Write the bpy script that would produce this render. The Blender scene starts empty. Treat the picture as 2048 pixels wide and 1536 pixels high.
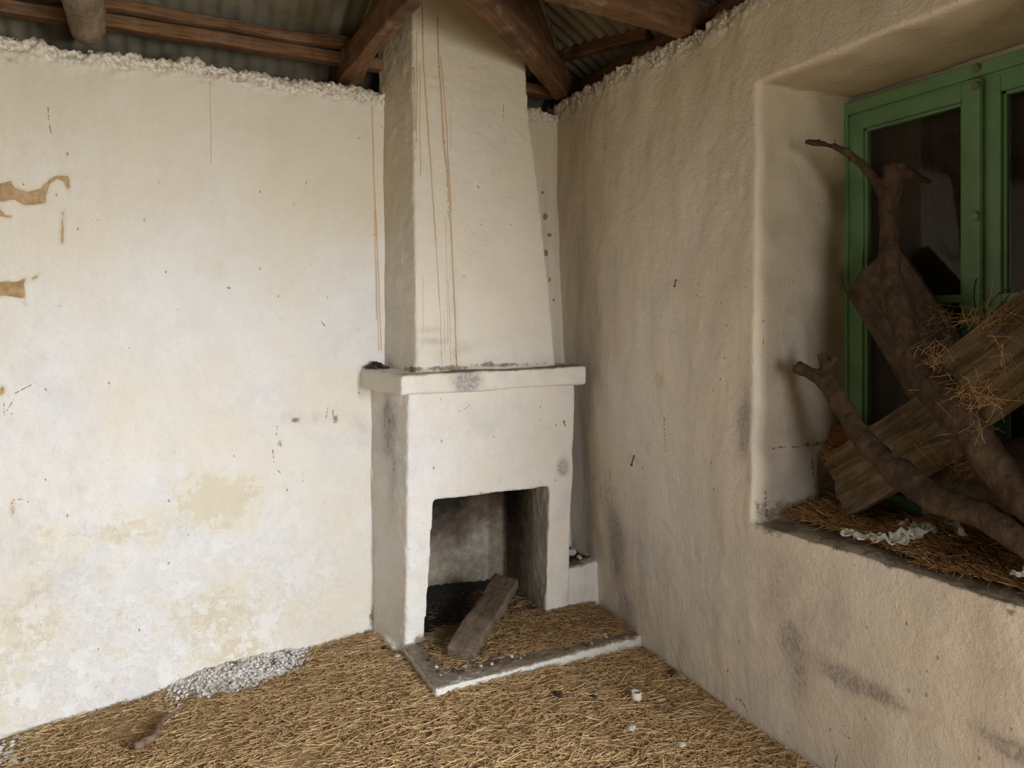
import bpy, bmesh, math, random
import numpy as np
from mathutils import Vector, noise, Matrix
random.seed(7); rng = np.random.default_rng(7)
SC = bpy.context.scene; COL = SC.collection

# ------------------------------------------------------------------ camera, sky, daylight, exposure
YAW = math.radians(26.4); FPX = 1500.0; HOR = 655.0; EYE = 1.5
cam = bpy.data.cameras.new('camera'); camo = bpy.data.objects.new('camera', cam); COL.objects.link(camo)
cam.sensor_width = 36; cam.lens = FPX/2048*36; cam.shift_y = (HOR-768)/2048; cam.clip_start = .05
camo.location = (0, 0, EYE); camo.rotation_euler = (math.pi/2, 0, -YAW); SC.camera = camo
SC.view_settings.view_transform = 'Standard'; SC.view_settings.look = 'None'
SC.view_settings.gamma = 1; SC.view_settings.exposure = -0.06
try: SC.view_settings.use_curve_mapping = False
except Exception: pass
w = bpy.data.worlds.new('sky'); SC.world = w; w.use_nodes = True
w.node_tree.nodes['Background'].inputs[0].default_value = (.62, .72, .85, 1)
w.node_tree.nodes['Background'].inputs[1].default_value = .9
DOOR_P, SIDE_P = 44, 385
def area(name, loc, rot, sx, sy, power, col, spread=125):
    l = bpy.data.lights.new(name, 'AREA'); l.shape = 'RECTANGLE'; l.size = sx; l.size_y = sy
    l.energy = power; l.color = col
    o = bpy.data.objects.new(name, l); COL.objects.link(o); o.location = loc; o.rotation_euler = rot; l.spread = math.radians(spread)
    return o
# daylight through the doorway behind the camera, and a stronger side window, unseen and added, in the right wall
def aim(src, dst): return (Vector(dst)-Vector(src)).to_track_quat('-Z', 'Y').to_euler()
area('doorway_daylight', (1.0, -2.15, 1.15), (math.radians(76), 0, 0), 1.1, 2.0, DOOR_P, (1, .97, .93))
a_ = (2.52, -1.30, 1.35); area('added_window_daylight', a_, aim(a_, (1.3, 3.0, -.95)), .9, 1.3, SIDE_P, (.93, .965, 1), 118)

# ------------------------------------------------------------------ pixel helpers (rays of the photograph's camera)
F = np.array([math.sin(YAW), math.cos(YAW), 0]); R = np.array([math.cos(YAW), -math.sin(YAW), 0]); Z = np.array([0, 0, 1.])
O = np.array([0, 0, EYE])
def dv(px, py): return F + R*(px-1024)/FPX + Z*(HOR-py)/FPX
def on_x(px, py, x): d = dv(px, py); return O + d*(x/d[0])
def on_y(px, py, y): d = dv(px, py); return O + d*(y/d[1])
def on_z(px, py, z): d = dv(px, py); return O + d*((z-EYE)/d[2])
def at(px, py, dep): return O + dv(px, py)*dep
YB = 3.62; SX0, SX1 = 2.08, 2.57          # back wall plane, right wall face and window plane
WY0, WY1, WZ0, WZ1 = 1.02, 2.125, .77, 2.42   # window recess

# ------------------------------------------------------------------ object helpers
def tag(o, label=None, cat=None, group=None, kind=None):
    if label: o['label'] = label
    if cat: o['category'] = cat
    if group: o['group'] = group
    if kind: o['kind'] = kind
    return o
def empty(name, loc, label=None, cat=None, group=None, kind=None):
    o = bpy.data.objects.new(name, None); COL.objects.link(o); o.location = loc; o.empty_display_size = .05
    return tag(o, label, cat, group, kind)
def link_mesh(name, me, mat, parent=None, smooth=True):
    o = bpy.data.objects.new(name, me); COL.objects.link(o)
    if mat: me.materials.append(mat)
    if smooth: me.polygons.foreach_set('use_smooth', [True]*len(me.polygons))
    if parent:
        o.parent = parent; o.matrix_parent_inverse = Matrix.Translation(-Vector(parent.location))
    return o
def bm_obj(name, bm, mat, parent=None, smooth=False):
    me = bpy.data.meshes.new(name); bm.normal_update(); bm.to_mesh(me); bm.free()
    return link_mesh(name, me, mat, parent, smooth)
def hexa(bm, b, t):
    """closed hexahedron: four bottom corners (counter clockwise from above) and four top corners"""
    vs = [bm.verts.new(tuple(p)) for p in list(b)+list(t)]
    for f in ((3,2,1,0),(4,5,6,7),(0,1,5,4),(1,2,6,5),(2,3,7,6),(3,0,4,7)): bm.faces.new([vs[i] for i in f])
    return vs
def box(bm, x0, x1, y0, y1, z0, z1):
    return hexa(bm, [(x0,y0,z0),(x1,y0,z0),(x1,y1,z0),(x0,y1,z0)], [(x0,y0,z1),(x1,y0,z1),(x1,y1,z1),(x0,y1,z1)])
def beam_bm(bm, p, q, wd, ht, up=(0,0,1), seg=1, jit=0, seed=0):
    """rectangular timber from p to q, wd across, ht along up, slightly uneven"""
    p = Vector(p); q = Vector(q); ax = (q-p).normalized(); u = Vector(up); s = ax.cross(u).normalized(); u = s.cross(ax).normalized()
    rings = []
    for i in range(seg+1):
        c = p.lerp(q, i/seg); r = []
        for a, b in ((-1,-1),(1,-1),(1,1),(-1,1)):
            v = c + s*a*wd/2 + u*b*ht/2
            if jit: v += Vector([noise.noise(Vector((v.x*3+k*17+seed, v.y*3, v.z*3)))*jit for k in range(3)])
            r.append(bm.verts.new(v))
        rings.append(r)
    for i in range(seg):
        for k in range(4):
            bm.faces.new((rings[i][k], rings[i][(k+1)%4], rings[i+1][(k+1)%4], rings[i+1][k]))
    bm.faces.new(rings[0][::-1]); bm.faces.new(rings[-1])
    bmesh.ops.recalc_face_normals(bm, faces=bm.faces)
def tube_bm(bm, pts, rad, n=10):
    pts = [Vector(p) for p in pts]; rings = []
    for i, p in enumerate(pts):
        a = (pts[min(i+1, len(pts)-1)] - pts[max(i-1, 0)]).normalized()
        u = a.orthogonal().normalized() if i == 0 else (u0 - a*u0.dot(a)).normalized()
        u0 = u; v = a.cross(u); r = rad[i] if hasattr(rad, '__len__') else rad
        rings.append([bm.verts.new(p + u*math.cos(t)*r + v*math.sin(t)*r) for t in [k*2*math.pi/n for k in range(n)]])
    for i in range(len(rings)-1):
        for k in range(n): bm.faces.new((rings[i][k], rings[i][(k+1)%n], rings[i+1][(k+1)%n], rings[i+1][k]))
    bm.faces.new(rings[0][::-1]); bm.faces.new(rings[-1])
def spline(pts, rad, n=6):
    out = []; ro = []
    for i in range(len(pts)-1):
        p = [np.array(pts[max(0, min(len(pts)-1, i+k))], float) for k in (-1, 0, 1, 2)]
        for k in range(n):
            t = k/n
            out.append(.5*(2*p[1]+(p[2]-p[0])*t+(2*p[0]-5*p[1]+4*p[2]-p[3])*t*t+(3*p[1]-p[0]-3*p[2]+p[3])*t**3))
            ro.append(rad[i]*(1-t)+rad[i+1]*t)
    out.append(np.array(pts[-1], float)); ro.append(rad[-1])
    return out, ro
def remesh(name, bm, voxel, mat, parent=None, smooth=2, amps=(), lean=None):
    """fuse closed shapes into one plastered or weathered body, round its edges, roughen its surface"""
    me0 = bpy.data.meshes.new('tmp'); bmesh.ops.recalc_face_normals(bm, faces=bm.faces); bm.to_mesh(me0); bm.free()
    t = bpy.data.objects.new('tmp', me0); COL.objects.link(t)
    m = t.modifiers.new('r', 'REMESH'); m.mode = 'VOXEL'; m.voxel_size = voxel
    if smooth:
        s = t.modifiers.new('s', 'SMOOTH'); s.iterations = smooth; s.factor = .5
    dg = bpy.context.evaluated_depsgraph_get(); dg.update()
    me = bpy.data.meshes.new_from_object(t.evaluated_get(dg)); me.name = name
    bpy.data.objects.remove(t); bpy.data.meshes.remove(me0)
    roughen(me, amps)
    me.materials.clear()
    return link_mesh(name, me, mat, parent, True)
def roughen(me, amps):
    if not amps: return
    n = len(me.vertices); co = np.empty(n*3); me.vertices.foreach_get('co', co); co = co.reshape(-1, 3)
    no = np.empty(n*3); me.vertices.foreach_get('normal', no); no = no.reshape(-1, 3)
    d = np.zeros(n)
    for i in range(n):
        p = Vector(co[i]); s = 0
        for amp, sc, ofs in amps:
            s += amp*noise.noise(Vector((p.x*sc[0]+ofs, p.y*sc[1], p.z*sc[2])))
        d[i] = s
    me.vertices.foreach_set('co', (co+no*d[:, None]).ravel()); me.update()
def iso(a, s, ofs=0): return (a, (s, s, s), ofs)
def coords(me):
    n = len(me.vertices); co = np.empty(n*3); me.vertices.foreach_get('co', co); return co.reshape(-1, 3)
def paint(me, name, blobs, base=0.):
    """a stain map: soft ellipsoids (centre, radii, strength); the material breaks them up with noise"""
    co = coords(me); a = np.full(len(co), float(base))
    for c, r, s in blobs:
        d = (((co-np.array(c))/np.array(r))**2).sum(1); a = np.maximum(a, s*np.exp(-d*.9))
    at_ = me.attributes.new(name, 'FLOAT', 'POINT'); at_.data.foreach_set('value', a.astype(np.float32))
def poly_sdf(me, name, polys, ax=(0, 2)):
    """signed distance (metres, positive inside) to outlines lying in the wall: patches of lost plaster"""
    co = coords(me)[:, list(ax)]; best = np.full(len(co), -1.)
    for P in polys:
        P = np.array(P); ins = np.zeros(len(co), bool); dm = np.full(len(co), 1e9)
        for i in range(len(P)):
            a, b = P[i-1], P[i]; ab = b-a; t = np.clip(((co-a)@ab)/(ab@ab), 0, 1)
            dm = np.minimum(dm, np.linalg.norm(co-(a+t[:, None]*ab), axis=1))
            c = ((a[1] > co[:, 1]) != (b[1] > co[:, 1])); den = b[1]-a[1] if abs(b[1]-a[1]) > 1e-9 else 1e-9
            ins ^= c & (co[:, 0] < a[0]+(co[:, 1]-a[1])*(b[0]-a[0])/den)
        best = np.maximum(best, np.where(ins, dm, -dm))
    at_ = me.attributes.new(name, 'FLOAT', 'POINT'); at_.data.foreach_set('value', best.astype(np.float32))

# ------------------------------------------------------------------ node helpers
class NT:
    def __init__(s, name):
        s.m = bpy.data.materials.new(name); s.m.use_nodes = True; s.t = s.m.node_tree; s.n = s.t.nodes
        s.b = s.n['Principled BSDF']; s.pos = s.n.new('ShaderNodeTexCoord').outputs['Object']
    def put(s, sock, v):
        if isinstance(v, bpy.types.NodeSocket): s.t.links.new(v, sock)
        elif v is not None:
            if hasattr(v, '__len__') and len(v) == 3 and sock.type == 'RGBA': v = (*v, 1)
            sock.default_value = v
    def math(s, op, a, b=None, c=None, clamp=False):
        n = s.n.new('ShaderNodeMath'); n.operation = op; n.use_clamp = clamp
        s.put(n.inputs[0], a); s.put(n.inputs[1], b)
        if c is not None: s.put(n.inputs[2], c)
        return n.outputs[0]
    def mapping(s, scale=(1,1,1), loc=(0,0,0), rot=(0,0,0), vec=None):
        n = s.n.new('ShaderNodeMapping'); s.put(n.inputs[0], vec or s.pos)
        n.inputs['Scale'].default_value = scale; n.inputs['Location'].default_value = loc; n.inputs['Rotation'].default_value = rot
        return n.outputs[0]
    def noise(s, scale, detail=4, rough=.55, vec=None, dist=0, color=False):
        n = s.n.new('ShaderNodeTexNoise'); s.put(n.inputs['Vector'], vec or s.pos)
        n.inputs['Scale'].default_value = scale; n.inputs['Detail'].default_value = detail
        n.inputs['Roughness'].default_value = rough; n.inputs['Distortion'].default_value = dist
        return n.outputs['Color' if color else 'Fac']
    def vor(s, scale, vec=None, out='Distance', feat='F1', rnd=1):
        n = s.n.new('ShaderNodeTexVoronoi'); n.feature = feat; s.put(n.inputs['Vector'], vec or s.pos); n.inputs['Scale'].default_value = scale
        n.inputs['Randomness'].default_value = rnd
        return n.outputs[out]
    def ramp(s, f, lo, hi, a=0., b=1.):
        n = s.n.new('ShaderNodeMapRange'); n.interpolation_type = 'SMOOTHSTEP'
        s.put(n.inputs[0], f); n.inputs[1].default_value = lo; n.inputs[2].default_value = hi; n.inputs[3].default_value = a; n.inputs[4].default_value = b
        return n.outputs[0]
    def mix(s, f, a, b, mode='MIX'):
        n = s.n.new('ShaderNodeMix'); n.data_type = 'RGBA'; n.blend_type = mode
        s.put(n.inputs[0], f); s.put(n.inputs[6], a); s.put(n.inputs[7], b); return n.outputs[2]
    def attr(s, name, out='Fac'):
        n = s.n.new('ShaderNodeAttribute'); n.attribute_name = name; return n.outputs[out]
    def xyz(s, vec=None):
        n = s.n.new('ShaderNodeSeparateXYZ'); s.put(n.inputs[0], vec or s.pos); return n.outputs
    def bump(s, h, strength=.3, dist=.01, prev=None):
        n = s.n.new('ShaderNodeBump'); s.put(n.inputs['Height'], h); n.inputs['Strength'].default_value = strength; n.inputs['Distance'].default_value = dist
        if prev is not None: s.put(n.inputs['Normal'], prev)
        return n.outputs[0]
    def out(s, col, rough=.9, normal=None, spec=.2, **kw):
        s.put(s.b.inputs['Base Color'], col); s.put(s.b.inputs['Roughness'], rough); s.b.inputs['Specular IOR Level'].default_value = spec
        if normal is not None: s.put(s.b.inputs['Normal'], normal)
        for k, v in kw.items(): s.put(s.b.inputs[k], v)
        return s.m

def seg_group():
    g = bpy.data.node_groups.new('drip_line', 'ShaderNodeTree')
    for n_ in ('U', 'V', 'Au', 'Av', 'Bu', 'Bv', 'W'): g.interface.new_socket(n_, in_out='INPUT', socket_type='NodeSocketFloat')
    g.interface.new_socket('Mask', in_out='OUTPUT', socket_type='NodeSocketFloat')
    gi = g.nodes.new('NodeGroupInput'); go = g.nodes.new('NodeGroupOutput'); L = g.links.new
    def M(op, a, b=None, c=None):
        n = g.nodes.new('ShaderNodeMath'); n.operation = op
        for i, v in enumerate((a, b, c)):
            if v is None: continue
            if isinstance(v, (int, float)): n.inputs[i].default_value = v
            else: L(v, n.inputs[i])
        return n.outputs[0]
    I = gi.outputs
    du = M('SUBTRACT', I['Bu'], I['Au']); dw = M('SUBTRACT', I['Bv'], I['Av']); pu = M('SUBTRACT', I['U'], I['Au']); pv = M('SUBTRACT', I['V'], I['Av'])
    l2 = M('ADD', M('MULTIPLY', du, du), M('MULTIPLY', dw, dw))
    t = M('DIVIDE', M('ADD', M('MULTIPLY', pu, du), M('MULTIPLY', pv, dw)), l2)
    t = M('MINIMUM', M('MAXIMUM', t, 0.), 1.)
    eu = M('SUBTRACT', pu, M('MULTIPLY', t, du)); ev = M('SUBTRACT', pv, M('MULTIPLY', t, dw))
    d = M('SQRT', M('ADD', M('MULTIPLY', eu, eu), M('MULTIPLY', ev, ev)))
    L(M('MAXIMUM', M('SUBTRACT', 1., M('DIVIDE', d, I['W'])), 0.), go.inputs[0])
    return g
SEG = seg_group()
def segs(T, u, v, lines):
    """strongest of many thin line masks; lines = (Au, Av, Bu, Bv, width)"""
    cur = None
    for l in lines:
        n = T.n.new('ShaderNodeGroup'); n.node_tree = SEG; T.put(n.inputs[0], u); T.put(n.inputs[1], v)
        for i, k in enumerate(l): n.inputs[2+i].default_value = float(k)
        cur = n.outputs[0] if cur is None else T.math('MAXIMUM', cur, n.outputs[0])
    return cur

# ------------------------------------------------------------------ materials
def plaster(name, lines=None, lines_axis='X', rust=None, bare=False, soot=False, recess=False, upper_light=.75, wear=False, warm=(.80,.745,.64), cool=(.80,.79,.775), lump=.35, flecks=.5, edge_brown=None):
    T = NT(name)
    n1 = T.noise(1.3, 3); n2 = T.noise(7, 5, .6); n3 = T.noise(60, 4, .65); n4 = T.noise(22, 5, .7)
    col = T.mix(T.ramp(n1, .35, .65), warm, cool)
    col = T.mix(T.ramp(n2, .35, .75, 0, .45), col, (.66,.63,.58))
    col = T.mix(T.ramp(T.noise(2.6, 8, .68, None, .5), .50, .68, 0, .42), col, (.60,.585,.575))
    col = T.mix(T.ramp(T.noise(45, 7, .8), .50, .72, 0, .30), col, (.52,.48,.42))
    if recess: col = T.mix(T.math('MULTIPLY', T.attr('recess'), T.ramp(n2, .3, .7, .75, 1)), col, (.34,.295,.235))   # recess shade put into the colour, with its greyer, thinner paint
    x, y, z = T.xyz()
    # warm, dimmer light high on the walls put into the colour, patchy yellow
    ul = T.ramp(T.math('ADD', z, T.math('MULTIPLY', T.math('SUBTRACT', T.noise(1.1, 5, .6), .5), 1.6)), 1.1, 2.9)
    col = T.mix(T.math('MULTIPLY', ul, upper_light), col, (.575,.48,.295))
    # damp ochre bloom
    oc = T.ramp(T.math('ADD', T.attr('ochre'), T.math('MULTIPLY', T.math('SUBTRACT', n2, .5), .9)), .42, .62)
    n5 = T.noise(17, 10, .78, None, .4); oc2 = T.ramp(T.math('ADD', T.attr('ochre'), T.math('MULTIPLY', T.math('SUBTRACT', n5, .5), 2.0)), .60, .74)
    col = T.mix(T.math('MULTIPLY', oc, .5), col, (.68,.64,.50))
    col = T.mix(T.math('MULTIPLY', oc2, .5), col, (.60,.49,.33))
    if wear:
        # flaking and salt bloom low on the wall
        wm = T.ramp(T.math('ADD', z, T.math('MULTIPLY', T.math('SUBTRACT', n2, .5), 1.1)), .05, .95, 1, 0)
        wm = T.math('MULTIPLY', wm, T.ramp(x, .45, 1.05, 1, .3)); f1 = T.noise(38, 10, .8); f2 = T.noise(70, 8, .8); f3 = T.noise(9, 10, .72)
        col = T.mix(T.math('MULTIPLY', wm, T.ramp(f1, .52, .62, 0, .55)), col, (.56,.52,.44))
        col = T.mix(T.math('MULTIPLY', wm, T.ramp(f3, .52, .56, 0, .6)), col, (.79,.79,.79))
        col = T.mix(T.math('MULTIPLY', wm, T.ramp(f3, .44, .40, 0, .55)), col, (.66,.60,.46))
        col = T.mix(T.math('MULTIPLY', wm, T.ramp(f2, .62, .67, 0, .65)), col, (.36,.31,.24))
    # purple grey mould, dragged downwards
    st = T.mapping((1, 1, .35)); ns = T.noise(28, 6, .75, st); ns2 = T.noise(85, 6, .8, T.mapping((1, 1, .7)))
    g = T.attr('mould')
    gm = T.ramp(T.math('ADD', g, T.math('MULTIPLY', T.math('SUBTRACT', T.noise(16, 8, .72, T.mapping((1, 1, .6))), .5), 1.1)), .05, .95)
    gs = T.ramp(T.math('ADD', T.math('MULTIPLY', T.math('MINIMUM', g, .8), .27), T.math('ADD', T.math('MULTIPLY', ns2, .75), T.math('MULTIPLY', ns, .25))), .67, .76)
    col = T.mix(T.math('MULTIPLY', gm, .5), col, (.34,.29,.30))
    col = T.mix(T.math('MULTIPLY', T.math('MULTIPLY', gs, T.ramp(g, .12, .8)), .42), col, (.13,.10,.10))
    # dirt gathered on ledges
    dm = T.ramp(T.math('ADD', T.attr('dirt'), T.math('MULTIPLY', T.math('SUBTRACT', n5, .5), 1.9)), .35, .70)
    col = T.mix(T.math('MULTIPLY', dm, .85), col, T.mix(n3, (.09,.062,.038), (.25,.175,.105)))
    # flecks: fly spots and chipped dots
    fv = T.mapping((1, 1, .6)); fd = T.vor(26, fv); fc = T.xyz(T.vor(26, fv, 'Color'))
    thr = T.ramp(fc[0], 1-flecks*.40, 1, 0, .12)
    fk = T.math('LESS_THAN', T.math('ADD', fd, T.math('MULTIPLY', T.math('SUBTRACT', n3, .5), .12)), thr)
    col = T.mix(T.math('MULTIPLY', fk, .65), col, (.20,.16,.12))
    gv = T.mapping((1, 1, .7)); gd = T.vor(75, gv); gc = T.xyz(T.vor(75, gv, 'Color')); dens = T.ramp(T.noise(2.2, 4, .6), .42, .70)
    gk = T.math('LESS_THAN', gd, T.math('MULTIPLY', T.ramp(gc[1], .86, 1, 0, .30), dens)); col = T.mix(T.math('MULTIPLY', gk, .6), col, (.27,.23,.18))
    x, y, z = T.xyz()
    if lines or rust:
        wob = T.math('MULTIPLY', T.math('SUBTRACT', T.noise(6, 4, .6), .5), .010)
        u = T.math('ADD', x if lines_axis == 'X' else y, wob)
    if rust:
        m = segs(T, u, z, rust); halo = segs(T, u, z, [(l[0], l[1], l[2], l[3], .03) for l in rust if l[4] >= .005]); col = T.mix(T.math('MULTIPLY', halo, .30), col, (.66,.50,.30)); r2 = T.noise(40, 4, .7, T.mapping((1, 1, .12)))
        col = T.mix(T.math('MULTIPLY', T.ramp(T.math('MULTIPLY', m, T.math('ADD', r2, .45)), .05, .8), .65), col, (.36,.22,.10))
    if lines:
        m = segs(T, u, z, lines)
        col = T.mix(T.ramp(T.math('MULTIPLY', m, T.ramp(T.noise(75, 3, .7), .40, .62)), .08, .5, 0, .8), col, (.12,.085,.06))
    if recess:
        jl = [(on_y(a[0],a[1],2.12)[0], on_y(a[0],a[1],2.12)[2], on_y(a[2],a[3],2.12)[0], on_y(a[2],a[3],2.12)[2], a[4]) for a in ((1545,898,1600,892,.006),(1600,892,1652,882,.012),(1533,985,1534,1036,.010),(1622,760,1590,735,.003),(1620,920,1627,980,.010),(1528,640,1529,720,.006))]
        m = T.math('MULTIPLY', segs(T, x, T.math('ADD', z, T.math('MULTIPLY', T.math('SUBTRACT', n4, .5), .03)), jl), T.math('MULTIPLY', T.attr('recess'), T.math('GREATER_THAN', y, 2.0)))
        col = T.mix(T.ramp(T.math('MULTIPLY', m, T.ramp(T.noise(55, 3, .7), .42, .6)), .1, .5, 0, .85), col, (.09,.065,.045))
    if bare:
        s = T.math('ADD', T.attr('bare'), T.math('MULTIPLY', T.math('SUBTRACT', n4, .5), .022))
        bm_ = T.ramp(s, 0, .0025)
        col = T.mix(T.ramp(s, -.014, 0, 0, .45), col, (.55,.46,.33))
        col = T.mix(bm_, col, T.mix(T.ramp(n4, .35, .65), (.31,.19,.085), (.46,.32,.17)))
    if soot:
        s = T.ramp(T.math('ADD', T.attr('soot'), T.math('MULTIPLY', T.math('SUBTRACT', T.noise(9, 6, .7), .5), .9)), .2, .8)
        s2 = T.ramp(T.math('ADD', T.attr('soot'), T.math('MULTIPLY', T.math('SUBTRACT', n4, .5), .5)), .75, 1.1)
        col = T.mix(T.math('MULTIPLY', T.ramp(T.attr('soot'), .02, .25, 0, 1), T.ramp(n4, .3, .65, .6, .95)), col, (.33,.27,.19)); col = T.mix(T.math('MULTIPLY', s, .93), col, (.085,.055,.035)); col = T.mix(s2, col, (.02,.015,.012))
    # crumbled top of the wall
    rb = T.ramp(T.math('ADD', T.attr('rubble'), T.math('MULTIPLY', T.math('SUBTRACT', n3, .5), 1.0)), .22, .6)
    col = T.mix(T.math('MULTIPLY', rb, .85), col, T.mix(T.ramp(n3, .35, .65), (.34,.27,.18), (.74,.68,.57)))
    h = T.math('ADD', T.math('MULTIPLY', n4, 1.), T.math('MULTIPLY', n3, .35))
    if wear: h = T.math('ADD', h, T.math('MULTIPLY', wm, T.math('ADD', T.math('MULTIPLY', f1, 1.5), T.ramp(f3, .5, .56, 0, .8))))
    nrm = T.bump(h, lump, .012)
    rough = T.ramp(n4, .3, .7, .55, .8)
    return T.out(col, rough, nrm, .28)

def wood(name, a, b, dark=(.05,.03,.02), axis=2, crack=.5, splash=0, dust=.0, rough=.75, scale=1.):
    """weathered timber with grain along local axis 0/1/2 of the object's own coordinates"""
    T = NT(name); sc = [16*scale]*3; sc[axis] = 1.0*scale
    v = T.mapping(tuple(sc)); g = T.noise(2.2, 6, .65, v, .8); g2 = T.noise(9, 4, .6, v)
    col = T.mix(T.ramp(g, .35, .65), a, b)
    col = T.mix(T.ramp(g2, .55, .75, 0, crack), col, dark)
    col = T.mix(T.ramp(T.noise(5, 5, .7), .5, .72, 0, .55), col, dark)
    if dust: col = T.mix(T.ramp(T.noise(14, 5, .7), .4, .75, 0, dust), col, (.36,.31,.24))
    if splash: col = T.mix(T.ramp(T.noise(6, 5, .7), .60, .68, 0, splash), col, (.55,.50,.42))
    h = T.math('SUBTRACT', g, T.ramp(g2, .55, .7, 0, .8))
    return T.out(col, rough, T.bump(h, .5, .006), .25)

def simple(name, c1, c2, scale=30, rough=.9, bump=.4, dist=.004, detail=5, **kw):
    T = NT(name); n = T.noise(scale, detail, .65)
    return T.out(T.mix(T.ramp(n, .35, .65), c1, c2), rough, T.bump(n, bump, dist), .25, **kw)

def mat_straw(name, cols, dark=.35):
    T = NT(name); r = T.attr('rnd')
    n = T.n.new('ShaderNodeValToRGB'); T.put(n.inputs[0], r); e = n.color_ramp.elements
    e[0].color = (*cols[0], 1); e[0].position = 0; e[1].color = (*cols[-1], 1); e[1].position = 1
    for i, c in enumerate(cols[1:-1]): k = e.new((i+1)/(len(cols)-1)); k.color = (*c, 1)
    return T.out(n.outputs[0], .55, None, .35)

M_beam = wood('weathered_timber', (.10,.045,.015), (.175,.085,.032), (.03,.016,.008), axis=0, splash=.12, dust=.15)
M_beamy = wood('weathered_timber_crosswise', (0.094,0.047,0.022), (0.171,0.094,0.047), (0.022,0.014,0.008), axis=1, splash=.25, dust=.35)
M_purlin = wood('purlin_timber', (.095,.045,.018), (.18,.09,.036), (.012,.008,.005), axis=0, crack=.9, dust=.12)
M_log = wood('grey_brown_log', (.15,.105,.065), (.22,.16,.105), (.05,.03,.02), axis=1, crack=.4, dust=.3)
M_board = wood('grey_weathered_board', (.065,.046,.030), (.115,.082,.052), (.015,.011,.008), axis=0, crack=.6, dust=.25)
M_board2 = wood('pale_streaked_board', (.09,.062,.035), (.24,.165,.085), (.018,.013,.01), axis=0, crack=.7, dust=.25)
M_redboard = wood('reddish_board', (.16,.075,.03), (.22,.11,.05), (.04,.02,.012), axis=0, crack=.3)
M_plank = wood('dusty_hearth_plank', (.10,.07,.048), (.16,.115,.08), (.04,.028,.02), axis=0, crack=.45, dust=.3)
def mat_bark():
    T = NT('brown_bark'); n = T.noise(9, 6, .75, T.mapping((1.6, 1.6, .8), rot=(.5, 0, 0))); n2 = T.noise(45, 5, .75, T.mapping((1.5, 1.5, .4), rot=(.5, 0, 0)))
    col = T.mix(T.ramp(n, .35, .65), (.050,.030,.018), (.105,.066,.039)); col = T.mix(T.ramp(n2, .5, .7, 0, .7), col, (.022,.014,.009)); col = T.mix(T.ramp(T.noise(30, 5, .8), .62, .72, 0, .4), col, (.20,.15,.10))
    return T.out(col, .85, T.bump(T.math('ADD', n2, n), .9, .008), .2)
M_bark = mat_bark()
M_shutter = wood('dark_shutter', (.03,.022,.016), (.045,.032,.023), (.012,.01,.008), axis=2)

def mat_green():
    T = NT('green_gloss_paint'); n = T.noise(10, 4); n2 = T.noise(55, 5, .7)
    col = T.mix(T.ramp(n, .3, .7), (.15,.32,.155), (.195,.38,.20))
    col = T.mix(T.ramp(n2, .66, .72, 0, .8), col, (.10,.06,.03))
    return T.out(col, .38, T.bump(n, .25, .003), .45)
M_green = mat_green()
def mat_glass():
    T = NT('dusty_glass')
    g = T.n.new('ShaderNodeBsdfGlass'); g.inputs['IOR'].default_value = 1.25; g.inputs['Roughness'].default_value = 0.02
    d = T.n.new('ShaderNodeBsdfDiffuse'); d.inputs[0].default_value = (.22,.18,.13,1)
    sp = T.ramp(T.noise(140, 3, .6), .72, .78, 0, .6); f = T.math('ADD', T.ramp(T.noise(4, 4), .3, .8, .015, .05), sp, clamp=True)
    m = T.n.new('ShaderNodeMixShader'); T.put(m.inputs[0], f); T.t.links.new(g.outputs[0], m.inputs[1]); T.t.links.new(d.outputs[0], m.inputs[2])
    T.t.links.new(m.outputs[0], T.n['Material Output'].inputs[0]); return T.m
M_glass = mat_glass()
def mat_iron():
    T = NT('aged_corrugated_iron'); n = T.noise(4, 6, .7); n2 = T.noise(30, 4, .7)
    col = T.mix(T.ramp(n, .35, .7), (.22,.19,.125), (.13,.11,.075)); col = T.mix(T.ramp(n2, .6, .72, 0, .5), col, (.10,.07,.045))
    return T.out(col, .6, T.bump(n2, .2, .002), .3, Metallic=.15)
M_iron = mat_iron()
def mat_floor():
    T = NT('trodden_straw_dirt'); n = T.noise(5, 6, .7); n2 = T.noise(60, 5, .75, T.mapping((1, 1, 1))); n3 = T.noise(160, 3, .7, T.mapping((.35, 1, 1), rot=(0, 0, .3)))
    col = T.mix(T.ramp(n, .35, .65), (.34,.225,.12), (.43,.31,.175)); col = T.mix(T.ramp(n2, .45, .7, 0, .6), col, (.14,.095,.055))
    col = T.mix(T.ramp(n3, .5, .7, 0, .6), col, (.56,.42,.24))
    x, y, z = T.xyz()
    return T.out(col, .95, T.bump(T.math('ADD', n2, n3), .7, .01), .1)
M_floor = mat_floor()
STRAWC = [(.20,.11,.05), (.37,.22,.095), (.49,.32,.15), (.58,.40,.20), (.68,.50,.28), (.84,.69,.46)]
M_straw = mat_straw('golden_straw', STRAWC)
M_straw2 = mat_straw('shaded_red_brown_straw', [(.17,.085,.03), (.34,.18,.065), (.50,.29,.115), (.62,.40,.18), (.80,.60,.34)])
M_ash = simple('black_ash', (.012,.011,.011), (.11,.105,.10), 150, .8, 1, .01)
M_dung = simple('dry_dark_clod', (.03,.022,.015), (.09,.062,.04), 60, .95, .8)
M_stone = simple('plaster_lump_grey', (.38,.35,.31), (.56,.53,.48), 50, .95, .6)
M_white = simple('white_plastic', (.66,.62,.52), (.78,.75,.66), 20, .4, .1)
M_cap_in = simple('cap_inside_grey', (.30,.28,.24), (.42,.40,.35), 40, .7, .3)
M_wrap = simple('crumpled_pale_plastic', (.36,.34,.29), (.50,.48,.42), 14, .45, .3)
M_rust = simple('rusty_iron', (.05,.028,.018), (.13,.07,.035), 80, .8, .5)
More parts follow.
